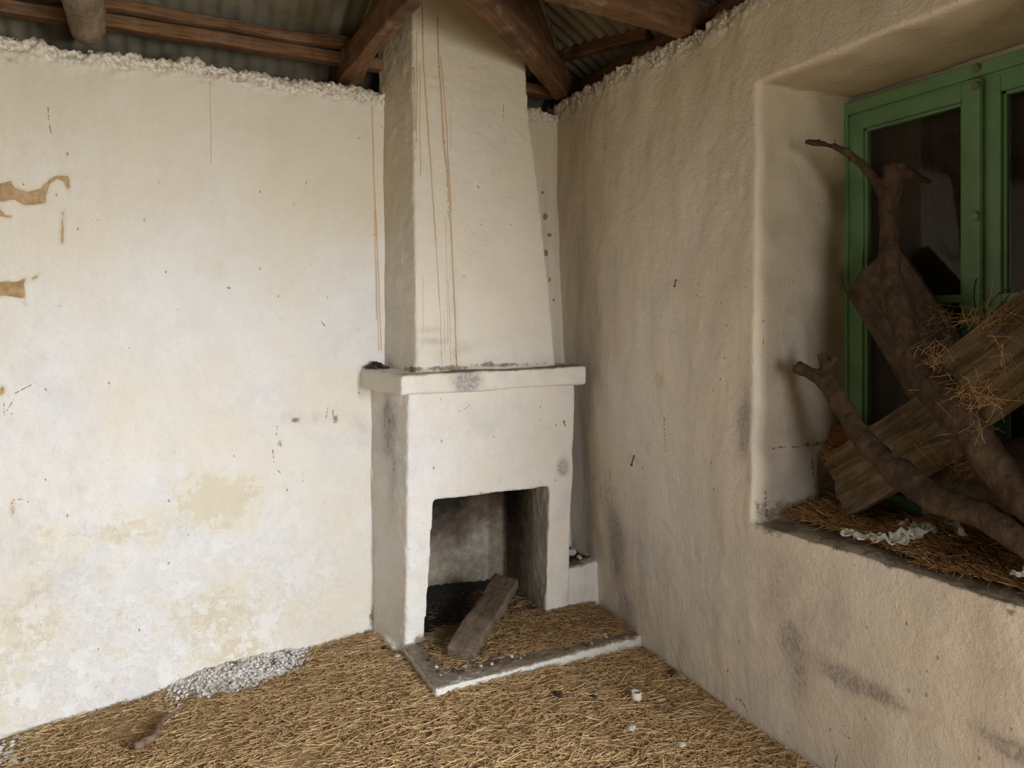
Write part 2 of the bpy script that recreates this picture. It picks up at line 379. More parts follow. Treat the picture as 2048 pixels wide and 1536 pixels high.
M_brass = simple('painted_brass_latch', (.22,.20,.10), (.16,.26,.12), 60, .5, .4)
M_rag = simple('brown_leather_scrap', (.10,.06,.04), (.19,.125,.09), 35, .8, .6)
M_plain = simple('dull_limewash', (.55,.48,.37), (.63,.56,.45), 3, .9, .2)

# ------------------------------------------------------------------ the room shell
def floor_z(x, y):
    k = min(max(1.0-x, 0), 3.0); z = -.105*k
    return z + .012*noise.noise(Vector((x*2.2, y*2.2, 3))) + .006*noise.noise(Vector((x*9, y*9, 1)))
def floor_zn(x, y): return np.array([floor_z(a, b) for a, b in zip(x, y)])
def grid_mesh(name, P, keep=None):
    """P[i,j] = xyz; quads between neighbours where keep"""
    nu, nv = P.shape[:2]; idx = np.arange(nu*nv).reshape(nu, nv)
    q = np.stack([idx[:-1, :-1], idx[1:, :-1], idx[1:, 1:], idx[:-1, 1:]], -1)
    if keep is not None: q = q[keep]
    q = q.reshape(-1, 4); me = bpy.data.meshes.new(name)
    me.from_pydata(P.reshape(-1, 3).tolist(), [], q.tolist()); return me
xs = np.concatenate([np.linspace(-2.9, -.9, 25)[:-1], np.arange(-.9, 2.3, .018)]); ys = np.concatenate([np.linspace(-2.4, 1.0, 30)[:-1], np.arange(1.0, 3.75, .018)])
P = np.array([[(x, y, floor_z(x, y)) for y in ys] for x in xs])
fl = link_mesh('floor', grid_mesh('floor', P), M_floor); tag(fl, kind='structure')

def arr(a, b, st): return list(np.arange(a, b, st))+[b]
def right_x(y, z):
    """face of the right wall: it leans a little and swings out towards the corner at its foot"""
    t = min(max((y-2.2)/1.42, 0), 1); k = min(max(1-z/2.2, 0), 1)
    mid = -.03*math.exp(-((y-2.95)/.35)**2)*min(1, z/.8)
    return 2.08 + .10*t*k + mid - .01*(1-t)*k
def rubble_noise(p, top, amp=.022):
    k = max(0, 1-(top-p[2])/.10) if p[2] < top+.02 else 1
    if k <= 0: return (0, 0, 0), 0
    v = Vector((p[0]*38, p[1]*38, p[2]*38)); n = noise.voronoi(v)[0][0]
    n2 = noise.noise_vector(Vector((p[0]*14, p[1]*14, p[2]*14)))
    s = amp*k*(.6-n)*1.2
    return (n2.x*amp*.8*k, n2.y*amp*.8*k - s, n2.z*amp*k + s*.7), k
# back wall: front face, crumbled top, back face
ztop_b = 2.655
uz = np.concatenate([np.linspace(-.35, 0, 20)[:-1], np.arange(0, 2.5, .0095), np.arange(2.5, ztop_b, .006)])
ux = np.concatenate([np.linspace(-2.7, -.62, 30)[:-1], np.arange(-.62, 2.26, .0095)])
prof = [(0, z) for z in uz] + [(.012+t, ztop_b+.01) for t in np.arange(0, .3, .008)] + [(.45, ztop_b), (.5, ztop_b-.05), (.5, -.3)]
P = np.zeros((len(ux), len(prof), 3)); rub = np.zeros((len(ux), len(prof)))
for i, x in enumerate(ux):
    topv = .03*noise.noise(Vector((x*2.3, 5, 0))) + .018*noise.noise(Vector((x*9, 2, 0))) + .012
    for j, (d, z) in enumerate(prof):
        k = max(0, (z-2.2)/(ztop_b-2.2)) if d <= .3 else 1
        zz = z + topv*k
        p = [x, YB+d, zz]
        if d < .3:
            p[1] += .012*noise.noise(Vector((x*1.5, z*1.5, 9))) + .0035*noise.noise(Vector((x*7, z*5, 4))) + .0016*noise.noise(Vector((x*22, z*16, 2)))
            o_, rk = rubble_noise(p, ztop_b+topv); p = [p[0]+o_[0], p[1]+o_[1], p[2]+o_[2]]; rub[i, j] = rk
        P[i, j] = p
cx = (ux[:-1]+ux[1:])/2
keep = np.ones((len(ux)-1, len(prof)-1), bool)
for j in range(len(prof)-1):
    if prof[j+1][1] < .76 and prof[j][1] > -.05: keep[(cx > 1.13) & (cx < 1.95), j] = False
me = grid_mesh('wall_back', P, keep); me.flip_normals() if False else None
a_ = me.attributes.new('rubble', 'FLOAT', 'POINT'); a_.data.foreach_set('value', rub.ravel().astype(np.float32))
def B(px, py): return on_y(px, py, YB)
def bl(px, py, rx, rz, s): c = B(px, py); d = 3.35/1500; return (c, (rx*d, .3, rz*d), s)
paint(me, 'ochre', [bl(440,1000,110,80,.95), bl(300,1050,200,70,.62), bl(120,1080,120,90,.6), bl(430,1230,130,90,.75), bl(60,1250,90,140,.7), bl(230,1250,60,80,.55),
                    bl(480,1300,90,50,.8), bl(20,1330,60,90,.6), bl(230,1070,60,30,.75), bl(330,920,160,60,.45), bl(150,1380,200,50,.55), bl(60,260,200,120,.35)])
paint(me, 'mould', [bl(30,1080,60,130,.35), bl(150,1150,60,60,.38), bl(100,1180,60,50,.4), bl(60,900,90,80,.22), bl(150,980,30,30,.35), bl(620,835,90,22,.34), bl(720,850,30,30,.38), bl(440,820,80,30,.18),
                    bl(1090,420,12,120,.45), bl(1095,560,10,60,.4), bl(560,330,60,60,.12), bl(130,720,60,10,.25), bl(360,650,50,8,.2)])
paint(me, 'dirt', [bl(745,1240,10,40,.7), bl(748,1262,40,8,.6), bl(1090,433,7,9,1.2), bl(1098,470,7,5,1.1), bl(1092,505,7,9,1.1), bl(1100,560,5,9,.9), bl(1085,385,5,5,.9), bl(1108,600,4,6,.9), bl(590,840,10,8,.65), bl(560,890,8,12,.6), bl(672,835,8,14,.6), bl(20,120,24,10,.4), bl(100,97,60,8,.4), bl(470,148,50,9,.55), bl(540,160,50,9,.6), bl(740,185,20,10,.7)])
poly_sdf(me, 'bare', [[(B(x, y)[0], B(x, y)[2]) for x, y in q] for q in (
    [(-60,352),(0,367),(22,361),(32,377),(55,384),(82,376),(100,358),(112,351),(138,352),(142,372),(138,388),(128,365),(115,358),(100,370),(94,390),(92,408),(66,412),(46,410),(28,400),(5,404),(-60,420)],
    [(-60,405),(0,418),(12,430),(24,432),(22,437),(4,434),(-60,440)],
    [(-60,562),(0,562),(28,562),(52,556),(49,575),(52,612),(44,598),(28,596),(10,592),(-60,590)],
    [(124,425),(128,423),(127,486),(122,488)],[(62,557),(78,548),(68,560)],
    [(22,1010),(26,1004),(28,1028),(24,1032),(20,1026)],[(0,770),(10,775),(6,790),(0,790)])])
bx = lambda a: [(B(a[0],a[1])[0], B(a[0],a[1])[2], B(a[2],a[3])[0], B(a[2],a[3])[2], a[4]) for a in [a]][0]
rustB = [bx(a) for a in ((743,190,746,300,.006),(746,300,750,420,.006),(750,420,757,560,.006),(757,560,762,700,.005),(748,420,753,640,.004),(752,520,757,700,.004),(419,140,423,330,.003))]
lineB = [bx(a) for a in ((8,830,26,800,.003),(8,830,8,800,.003),(8,798,70,766,.003),(50,998,56,1005,.003),(28,1000,50,998,.0035),(28,1000,22,1008,.004),(97,215,98,240,.004),(97,240,104,270,.003),(640,640,652,655,.004),(610,385,613,360,.003),(560,590,556,595,.006),(455,575,462,577,.006),(286,435,290,442,.006),(118,610,120,615,.006),(330,545,333,542,.006),(573,975,574,980,.008),(605,945,606,965,.003),(555,850,552,870,.004),(545,900,548,925,.004),(543,930,560,945,.003),(665,820,668,845,.004),(655,815,652,838,.004))]
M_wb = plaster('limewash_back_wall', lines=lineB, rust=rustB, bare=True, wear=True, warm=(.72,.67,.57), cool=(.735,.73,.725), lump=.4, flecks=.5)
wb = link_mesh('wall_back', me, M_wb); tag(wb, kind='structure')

# right wall with the deep window recess (rows and columns repeat at its rim to run into the recess)
KD = np.arange(.025, .4901, .02)
cols = [(y, 0.) for y in arr(WY1, 3.80, .0105)[::-1]] + [(WY1, d) for d in KD] + [(y, .49) for y in (1.8, 1.5, 1.3)] + [(WY0, d) for d in KD[::-1]] + [(y, 0.) for y in [WY0]+list(np.arange(WY0-.05, .5, -.03))] + [(.2, 0.), (-.5, 0.), (-1.4, 0.), (-2.3, 0.)]
n_c = [len(arr(WY1, 3.80, .0105)), len(KD)]; 
cin = lambda y: WY0 <= y <= WY1
ztop_r = 2.735
rows = [(z, 0.) for z in list(np.linspace(-.35, 0, 8)[:-1])+list(arr(0, WZ0, .0105))] + [(WZ0, d) for d in KD] + [(z, .49) for z in (1.2, 1.6, 2.0)] + [(WZ1, d) for d in KD[::-1]] + [(z, 0.) for z in arr(WZ1, ztop_r, .0085)]
# inside the recess the columns keep the wall's own row spacing, so use dense rows along the jamb
rows = [(z, 0.) for z in list(np.linspace(-.35, 0, 8)[:-1])+list(arr(0, WZ0, .0105))] + [(WZ0, d) for d in KD] + [(z, .49) for z in np.arange(WZ0+.02, WZ1-.01, .014)] + [(WZ1, d) for d in KD[::-1]] + [(z, 0.) for z in arr(WZ1, ztop_r, .0085)]
cols = [(y, 0.) for y in arr(WY1, 3.80, .0105)[::-1]] + [(WY1, d) for d in KD] + [(y, .49) for y in np.arange(WY1-.03, WY0+.02, -.03)] + [(WY0, d) for d in KD[::-1]] + [(y, 0.) for y in [WY0]+list(np.arange(WY0-.05, .5, -.04))] + [(.2, 0.), (-.62, 0.), (-1.68, 0.), (-2.3, 0.)]
top_prof = [(.012+t) for t in np.arange(0, .25, .01)]+[.42, .5]
nr = len(rows); P = np.zeros((len(cols), nr+len(top_prof)+1, 3)); rub = np.zeros(P.shape[:2]); rec = np.zeros(P.shape[:2])
for i, (y, a) in enumerate(cols):
    ytop = .03*noise.noise(Vector((y*2.1, 8, 0))) + .02*noise.noise(Vector((y*8, 3, 0)))
    for j, (z, b) in enumerate(rows):
        d = min(a, b)
        k = max(0, (z-2.5)/(ztop_r-2.5)); zz = z + ytop*k
        xw = right_x(y, z)
        lump = .012*noise.noise(Vector((y*1.7, z*1.4, 2))) + .008*noise.noise(Vector((y*8, z*3.5, 6))) + .0034*max(-.2, noise.noise(Vector((y*24, z*11, 1)))) + .003*noise.noise(Vector((y*40, z*30, 1)))
        x = xw + d + (lump if d < .45 else 0)
        yy, z2 = y, zz
        if d > 0 and d < .485:
            if a <= b and abs(y-WY1) < 1e-6: yy = y - .02*(d/.49) + .012*noise.noise(Vector((d*8+x*3, z*8, 3))) + .006*noise.noise(Vector((d*24, z*20, 5)))
            if b <= a:
                if z == WZ0: z2 = zz + .010*noise.noise(Vector((y*5, d*6, 2))) + (-.02*math.exp(-(d/.05)**2))
                if z == WZ1: z2 = zz + .012*noise.noise(Vector((y*6, d*8, 7)))
        p = [x, yy, z2]
        o_, rk = rubble_noise((p[1], p[0], p[2]), ztop_r+ytop); p = [p[0]+o_[1], p[1]+o_[0], p[2]+o_[2]]
        P[i, j] = p; rub[i, j] = rk
    for j, d in enumerate(top_prof):
        p = [right_x(y, ztop_r)+d, y, ztop_r+ytop+.01]; o_, rk = rubble_noise((p[1], p[0], p[2]), ztop_r+ytop)
        P[i, nr+j] = [p[0]+o_[1], p[1]+o_[0], p[2]+o_[2]]; rub[i, nr+j] = rk
    P[i, -1] = [2.58, y, -.3]
keep = np.ones((len(cols)-1, P.shape[1]-1), bool)
ca = np.array([c[1] for c in cols]); ra = np.array([r[1] for r in rows])
inC = (ca[:-1] > .48) & (ca[1:] > .48); inR = np.zeros(P.shape[1]-1, bool); inR[:nr-1] = (ra[:-1] > .48) & (ra[1:] > .48)
keep[np.ix_(inC, inR)] = False; 
keep[:, -1] = False
rz = np.array([q_[0] for q_ in rows]); zc = (rz[:-1]+rz[1:])/2; keep[np.ix_([len(cols)-3], np.where((zc > .45) & (zc < 2.1))[0])] = False   # opening for the added, unseen side window
me = grid_mesh('wall_right', P, keep)
bm = bmesh.new(); bm.from_mesh(me); lay = bm.verts.layers.float.new('rubble')
bm.verts.ensure_lookup_table(); rr = rub.ravel()
for v in bm.verts: v[lay] = rr[v.index]
bmesh.ops.remove_doubles(bm, verts=bm.verts, dist=.0012)
bmesh.ops.delete(bm, geom=[v for v in bm.verts if not v.link_faces], context='VERTS')
for _ in range(3): bmesh.ops.smooth_vert(bm, verts=[v for v in bm.verts if v[lay] < .05 and not v.is_boundary], factor=.5, use_axis_x=True, use_axis_y=True, use_axis_z=True)
bmesh.ops.recalc_face_normals(bm, faces=bm.faces)
me = bpy.data.meshes.new('wall_right'); bm.to_mesh(me); bm.free()
def RW(px, py, x=2.08): return on_x(px, py, x)
def br(px, py, ry, rz, s, x=2.08): c = RW(px, py, x); d = np.dot(c-O, F)/1500; return (c, (.25, ry*d*1.3, rz*d), s)
paint(me, 'mould', [br(1222,1100,38,110,1.0), br(1235,1220,34,60,.85), br(1175,1000,60,60,.35), br(1275,1060,18,90,.35), br(1190,640,60,90,.3), br(1492,850,22,90,.95), br(1500,950,14,80,.45),
                    br(1560,1180,50,110,.6), br(1620,1250,90,120,.42), br(1220,1130,55,130,.4), br(1700,1370,110,40,.4), br(1590,1290,45,80,.8), br(1585,1270,22,40,1.0), br(1600,1340,18,30,.95), br(1570,1130,60,60,.5), br(1680,1250,30,90,.5), br(1600,1360,30,60,.7), br(1660,1150,50,60,.4), br(1690,1355,55,30,1.1), br(1760,1385,55,24,1.0), br(1810,1415,30,15,.8), br(1650,1320,40,30,.75),
                    br(1880,1440,50,20,.3), br(1980,1470,45,25,.7), br(2030,1500,45,28,1.1), br(1640,1220,40,60,.45), br(1355,655,14,20,.35), br(1460,650,12,12,.45), br(1265,975,12,12,.4),
                    br(1270,900,20,40,.2), br(2010,1350,40,40,.35), br(1160,900,20,60,.35), (( 2.3,2.12,.95),(.35,.1,.22),.4), ((2.15,2.12,.95),(.1,.1,.3),.35)])
paint(me, 'ochre', [br(1450,1180,30,60,.5), br(1320,760,14,26,.8), br(1800,1250,120,60,.35), br(1760,1480,30,30,.5), br(1900,1330,90,60,.35), br(1290,250,90,60,.3)])
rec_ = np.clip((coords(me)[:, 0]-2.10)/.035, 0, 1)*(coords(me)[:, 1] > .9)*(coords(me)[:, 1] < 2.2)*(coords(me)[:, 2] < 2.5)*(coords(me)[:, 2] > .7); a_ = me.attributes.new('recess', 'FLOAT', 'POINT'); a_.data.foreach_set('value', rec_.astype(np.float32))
paint(me, 'dirt', [br(1540,1050,30,9,.7), br(1650,1085,70,9,.62), br(1790,1130,80,10,.7), br(1950,1180,80,11,.8), (on_z(1560,1048,.775),(.09,.1,.05),.9), (on_z(1700,1075,.775),(.12,.18,.05),.7), ((2.3,1.5,.77),(.22,.7,.03),.9),
                   br(2030,1225,14,10,.8), ((2.18,2.13,.80),(.14,.05,.05),.7)])
ry = lambda a: (RW(a[0],a[1])[1], RW(a[0],a[1])[2], RW(a[2],a[3])[1], RW(a[2],a[3])[2], a[4])
lineR = [ry(a) for a in ((1474,1398,1484,1400,.004),(1484,1400,1496,1420,.005),(1496,1420,1498,1434,.004),(1664,1482,1676,1510,.004),(1676,1510,1673,1536,.004),(1330,840,1331,905,.004),(1325,828,1332,840,.003),(1679,1462,1700,1475,.004),
    (1190,970,1192,1012,.005),(1190,975,1210,965,.003),(1217,930,1217,1012,.004),(1200,1000,1214,975,.003),(1150,965,1165,980,.005),(1150,955,1150,965,.004),(1154,850,1160,825,.006),(1157,862,1157,846,.005),(1172,820,1174,842,.004),(1175,962,1185,952,.004))]
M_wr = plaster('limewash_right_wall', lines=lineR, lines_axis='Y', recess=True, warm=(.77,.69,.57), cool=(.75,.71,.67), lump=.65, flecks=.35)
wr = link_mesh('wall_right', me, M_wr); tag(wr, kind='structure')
# the part of the right wall behind the recess and outside: solid backing so no light leaks
bm = bmesh.new(); box(bm, 2.66, 2.72, -.5, 4.1, -.35, 2.75); box(bm, 2.66, 2.72, -2.4, -1.8, -.35, 2.75); box(bm, 2.66, 2.72, -1.8, -.5, 2.2, 2.75); box(bm, 2.66, 2.72, -1.8, -.5, -.35, .4); o = bm_obj('wall_outer', bm, M_plain); tag(o, kind='structure')
# walls never seen by this camera: left, and front with its doorway
bm = bmesh.new(); box(bm, -2.8, -2.65, -2.2, 4.1, -.45, 2.9)
o = bm_obj('wall_left', bm, M_plain); tag(o, kind='structure')
bm = bmesh.new(); box(bm, -2.8, .32, -2.1, -1.95, -.45, 2.9); box(bm, 1.5, 2.7, -2.1, -1.95, -.45, 2.9); box(bm, .32, 1.5, -2.1, -1.95, 2.2, 2.9); o = bm_obj('wall_front', bm, M_plain); tag(o, kind='structure')

# corrugated roof: four hipped slopes, folds running down each slope
X0, X1, Y0, Y1 = -3.0, 2.62, -2.4, 4.12; ZE = 2.66; SL = .62
def roof_z(x, y): return ZE + SL*min(x-X0, X1-x, y-Y0, Y1-y)
def slope(name, side):
    half = (X1-X0)/2; bm = bmesh.new()
    L0, L1 = (X0, X1) if side in 'BF' else (Y0, Y1)
    n = int((L1-L0)/.0127); prev = None
    for i in range(n+1):
        t = L0+(L1-L0)*i/n; run = min(t-L0, L1-t, half); off = .009*math.cos(2*math.pi*t/.076)
        colv = []
        for k in range(9):
            s = run*k/8; z = ZE + SL*s + off
            colv.append(bm.verts.new({'B': (t, Y1-s, z), 'F': (t, Y0+s, z), 'R': (X1-s, t, z), 'L': (X0+s, t, z)}[side]))
        if prev:
            for k in range(8):
                try: bm.faces.new((prev[k], colv[k], colv[k+1], prev[k+1]))
                except ValueError: pass
        prev = colv
    o = bm_obj(name, bm, M_iron, None, True); tag(o, kind='structure')
for s in 'BRLF': slope('ceiling', s)
bm = bmesh.new(); hp = (X1-X0)/2   # unseen cover added over the sheets to block sky light at the hips
e_ = [bm.verts.new(p) for p in ((X0,Y0,ZE+.02),(X1,Y0,ZE+.02),(X1,Y1,ZE+.02),(X0,Y1,ZE+.02))]; t_ = [bm.verts.new(p) for p in (((X0+X1)/2,Y0+hp,ZE+SL*hp+.02),((X0+X1)/2,Y1-hp,ZE+SL*hp+.02))]
for f in ((e_[0],e_[1],t_[0]),(e_[1],e_[2],t_[1],t_[0]),(e_[2],e_[3],t_[1]),(e_[3],e_[0],t_[0],t_[1])): bm.faces.new(f)
tag(bm_obj('ceiling', bm, M_plain), kind='structure')

# ------------------------------------------------------------------ roof timbers
def timber(name, p, q, wd, ht, mat, label, group=None, up=(0,0,1), jit=.012, seed=0, cat='beam'):
    """own local frame: x along the timber, so the grain runs along it"""
    p = Vector(p); q = Vector(q); L = (q-p).length; bm = bmesh.new()
    beam_bm(bm, (0,0,0), (L,0,0), wd, ht, (0,0,1), max(4, int(L/.06)), jit, seed)
    bmesh.ops.bevel(bm, geom=[e for e in bm.edges if e.calc_face_angle(0) > .8], offset=.006, segments=1, affect='EDGES')
    o = bm_obj(name, bm, mat); ax = (q-p).normalized(); sd = Vector(up).cross(ax).normalized(); u = ax.cross(sd)
    o.matrix_world = Matrix.Translation(p) @ Matrix((ax, sd, u)).transposed().to_4x4()
    return tag(o, label, cat, group)
G = 'roof timbers over the fireplace corner'
# tie resting on the back wall left of the chimney, running towards the camera
a = on_y(684, 150, YB-.02); timber('tie_beam', (a[0]+.03, YB+.22, 2.775), (a[0]+.085, .2, 2.80), .065, .135, M_beam, 'brown sawn tie beam resting on the back wall just left of the chimney', G, seed=1)
# diagonal tie from the corner
timber('diagonal_tie_beam', (2.24, 3.74, 2.845), (.3, 1.80, 2.845), .085, .15, M_beam, 'dark brown diagonal beam from the room corner across the front of the chimney, splashed with limewash', G, seed=2)
# big cross beam into the right wall
timber('cross_beam', (2.45, 2.58, 2.815), (-.3, 2.30, 2.85), .085, .16, M_beam, 'thick reddish brown beam ending in the right wall at the top of the photo', G, seed=3)
# purlins along the back wall
timber('purlin', (-1.9, YB+.03, 2.803), (2.2, YB+.03, 2.812), .07, .056, M_beam, 'long light brown purlin running along the top of the back wall', G, seed=4)
timber('upper_purlin', (-1.9, YB+.0, 2.866), (1.0, YB+.0, 2.873), .06, .046, M_purlin, 'dark split upper purlin lying on the light brown one under the iron roof', G, seed=5, jit=.03)
timber('jack_rafter', (.965, YB+.1, 2.76), (1.0, 2.7, 3.22), .075, .10, M_beam, 'upright looking rafter between the iron sheet and the tie beam left of the chimney', G, seed=6)
timber('hip_rafter', (2.35, 3.87, 2.72), (.9, 2.42, 3.40), .075, .12, M_purlin, 'dark hip rafter rising behind the diagonal beam right of the chimney', G, seed=7)
timber('wall_plate', (2.22, 3.9, 2.83), (2.22, 1.2, 2.83), .07, .085, M_purlin, 'dark red brown timber running above the top of the right wall', G, seed=8)
timber('short_rafter', at(1082, 120, 4.25), at(1300, 62, 3.6), .06, .075, M_beam, 'short paler brown timber behind the dark plate right of the chimney', G, seed=9)
timber('end_rafter', (2.40, 2.35, 2.84), (1.5, 2.32, 3.25), .07, .09, M_beam, 'brown rafter stub above the end of the thick beam in the right wall', G, seed=10)
# round log
bm = bmesh.new(); c0 = on_y(178, 84, YB-.02)
pts, rd = spline([(c0[0], YB+.02, 2.755), (c0[0]-.005, YB-.05, 2.76), (c0[0]-.01, 3.0, 2.80), (c0[0]-.02, 2.0, 2.86), (c0[0], .8, 2.9)], [.062, .072, .078, .08, .085])
tube_bm(bm, pts, rd, 14); log = remesh('round_log', bm, .012, M_log, None, 2, [iso(.008, 7), iso(.004, 25)])
tag(log, 'round grey brown log with a blunt end resting on the back wall at top left', 'log')

# ------------------------------------------------------------------ fireplace
Yf = 3.32
fp = empty('fireplace', (1.5, Yf, 0), 'white limewashed corner fireplace with tapering chimney, mantel shelf and open firebox', 'fireplace')
bm = bmesh.new()
yb2 = 4.03
# left leg and left cheek of the firebox
hexa(bm, [(1.097,Yf,-.05),(1.187,Yf,-.05),(1.10,yb2,-.05),(.953,yb2,-.05)], [(1.102,Yf-.02,.75),(1.236,Yf-.02,.75),(1.14,yb2,.75),(.915,yb2,.75)])
# right leg and right cheek
hexa(bm, [(1.835,Yf+.0,-.05),(1.965,Yf,-.05),(2.03,yb2,-.05),(1.915,yb2,-.05)], [(1.85,Yf-.02,.75),(1.985,Yf-.02,.75),(2.03,yb2,.75),(1.915,yb2,.75)])
# block above the opening
hexa(bm, [(1.100,Yf-.018,.688),(1.985,Yf-.018,.70),(1.99,YB+.04,.70),(1.02,YB+.04,.69)], [(1.103,Yf-.03,1.24),(1.995,Yf-.03,1.25),(1.995,YB+.04,1.25),(1.01,YB+.04,1.24)])
box(bm, 1.02, 2.0, YB, yb2, .70, .80); box(bm, 1.05, 2.0, 3.96, 4.06, -.05, .78); box(bm, 1.05, 2.0, Yf+.05, 4.0, -.08, .012)
# side ledge
hexa(bm, [(1.87,Yf+.01,-.05),(2.20,Yf+.01,-.05),(2.2,YB+.04,-.05),(1.87,YB+.04,-.05)], [(1.88,Yf+.01,.245),(2.20,Yf+.01,.275),(2.2,YB+.04,.275),(1.88,YB+.04,.245)])
body = remesh('firebox_body', bm, .0085, None, fp, 3, [iso(.007, 6), iso(.003, 20, 3), iso(.0018, 48, 7)])
def Fb(px, py, y=Yf-.02): return on_y(px, py, y)
def bf(px, py, rx, rz, s, y=Yf-.02): c = Fb(px, py, y); d = 3.5/1500; return (c, (rx*d*1.1, .12, rz*d), s)
me = body.data
co = coords(me)
so = np.clip((co[:, 1]-3.42)/.22, 0, 1)*np.clip((co[:, 2]-.02)/.35, 0, 1)*1.35
so = np.where(co[:, 2] > .85, 0, so); so *= (co[:, 1] < 4.0)
back = (co[:, 1] > 3.9); so = np.where(back, np.clip(.22+(co[:, 2]-.12)/.44 - np.clip((co[:, 0]-1.62)/.35, 0, .3), .24, 1.3), so)
so = np.where((co[:, 0] > 1.8) & ~back & (co[:, 1] > 3.4), np.clip((co[:, 1]-3.47)/.30, 0, 1)*(.45+.7*np.clip(co[:, 2]/.5, 0, 1)), so)
so = np.where(co[:, 0] < 1.125 - .10*np.clip((co[:, 1]-Yf)/.6, 0, 1), 0, so)
a_ = me.attributes.new('soot', 'FLOAT', 'POINT'); a_.data.foreach_set('value', so.astype(np.float32))
paint(me, 'mould', [bf(1125,935,14,20,1.3), bf(860,870,60,40,.22), bf(1000,900,60,60,.15), bf(1160,1190,50,40,.55), bf(1110,1170,20,60,.35), bf(1090,1180,20,40,.3), bf(1130,1130,20,30,.35), bf(1010,860,40,40,.15), bf(820,830,14,20,.3),
                    ((1.06,3.46,1.03),(.08,.07,.17),1.15), ((1.07,3.42,.80),(.08,.05,.2),.7), ((1.09,3.32,.5),(.03,.03,.5),.3)])
paint(me, 'dirt', [bf(1010,982,130,6,.42), ((2.02,3.48,.27),(.13,.13,.03),1.2), bf(1140,1230,60,8,.5), ((1.06,3.47,1.1),(.03,.05,.1),.5)])
paint(me, 'ochre', [bf(800,1280,30,50,.6), bf(1120,1225,40,16,.85), bf(900,960,60,20,.3)])
f3 = lambda a: (Fb(a[0],a[1])[0], Fb(a[0],a[1])[2], Fb(a[2],a[3])[0], Fb(a[2],a[3])[2], a[4])
lineF = [f3(a) for a in ((912,823,925,820,.002),(925,820,938,810,.002),(1079,812,1080,838,.003),(880,795,880,800,.003))]
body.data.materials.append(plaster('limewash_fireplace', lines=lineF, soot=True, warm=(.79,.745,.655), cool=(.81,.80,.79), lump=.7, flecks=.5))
# mantel shelf
bm = bmesh.new()
hexa(bm, [(1.045,3.225,1.19),(2.02,3.225,1.213),(2.035,YB+.03,1.215),(.968,YB+.03,1.205)], [(1.045,3.22,1.285),(2.02,3.22,1.308),(2.035,YB+.03,1.31),(.968,YB+.03,1.30)])
man = remesh('mantel_shelf', bm, .008, None, fp, 9, [iso(.008, 5), iso(.003, 18, 3), iso(.0018, 45, 7)])
me = man.data; paint(me, 'mould', [bf(935,765,30,26,1.15,3.22), bf(1090,745,40,20,.3,3.22), bf(1020,752,60,14,.2,3.22)])
paint(me, 'ochre', [bf(900,755,30,30,.7,3.22), bf(960,752,20,20,.7,3.22), bf(1150,750,30,20,.4,3.22)])
paint(me, 'dirt', [((1.1,3.28,1.30),(.1,.07,.02),.9), ((1.5,3.29,1.305),(.6,.07,.018),1.4), ((1.0,3.5,1.31),(.06,.2,.02),.8), ((1.9,3.3,1.315),(.2,.1,.015),.6)])
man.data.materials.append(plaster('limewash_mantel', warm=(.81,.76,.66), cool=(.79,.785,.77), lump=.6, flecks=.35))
# chimney: tapers upwards on its right side
bm = bmesh.new(); yc = Yf+.01
lv = [(1.29, 1.155, 1.905, yc), (1.8, 1.152, 1.855, yc+.01), (2.4, 1.150, 1.785, yc+.02), (2.80, 1.147, 1.742, yc+.03), (2.95, 1.145, 1.755, yc+.03), (3.10, 1.147, 1.69, yc+.03), (3.32, 1.15, 1.62, yc+.04)]
rings = [[bm.verts.new(p) for p in ((a[1],a[3],a[0]),(a[2],a[3],a[0]),(a[2]+.02,YB+.06,a[0]),(a[1]-.078,YB+.06,a[0]))] for a in lv]
for q0, q1 in zip(rings[:-1], rings[1:]):
    for k in range(4): bm.faces.new((q0[k], q0[(k+1)%4], q1[(k+1)%4], q1[k]))
bm.faces.new(rings[0][::-1]); bm.faces.new(rings[-1])
chm = remesh('chimney_breast', bm, .009, None, fp, 5, [iso(.009, 4), iso(.0035, 15, 3), iso(.002, 42, 7)])
me = chm.data
paint(me, 'mould', [bf(862,660,22,9,.6,yc), bf(872,682,30,10,.65,yc), bf(915,700,30,16,.55,yc), bf(905,620,14,30,.3,yc), bf(960,240,60,60,.22,yc), bf(1000,300,40,40,.25,yc), bf(980,180,60,30,.22,yc), bf(1000,550,60,60,.12,yc)])
paint(me, 'ochre', [bf(890,650,50,80,.5,yc), bf(860,200,40,200,.45,yc), bf(880,710,50,20,.6,yc)])
paint(me, 'dirt', [bf(830,738,40,7,.75,yc), bf(900,736,60,8,.8,yc), bf(1000,730,100,6,.7,yc), bf(975,727,18,9,.6,yc)])
fc = lambda a: (Fb(a[0],a[1],yc)[0], Fb(a[0],a[1],yc)[2], Fb(a[2],a[3],yc)[0], Fb(a[2],a[3],yc)[2], a[4])
rustC = [fc(a) for a in ((849,0,852,150,.006),(852,150,862,300,.0065),(862,300,873,480,.0055),(873,480,880,600,.004),(880,600,884,735,.003),
    (880,30,884,160,.006),(884,160,890,280,.008),(890,280,902,400,.007),(902,400,908,560,.007),(908,560,913,735,.0065),(886,110,897,260,.005),(897,260,900,400,.005),(893,200,905,420,.004),
    (838,60,836,280,.005),(843,120,843,350,.004),(832,130,834,260,.005),(848,560,846,700,.002),(897,560,902,730,.0025),(888,620,889,700,.002),(904,210,905,300,.002),(893,430,896,690,.002))]
lineC = [fc(a) for a in ((849,0,850,70,.003),(881,20,882,150,.0028),(1012,205,1012,240,.003),(890,250,899,420,.0022),(898,420,900,440,.003),(912,700,914,735,.003),(966,440,966,450,.004),(989,345,991,350,.003),(927,555,930,552,.006),(957,370,960,374,.005))]
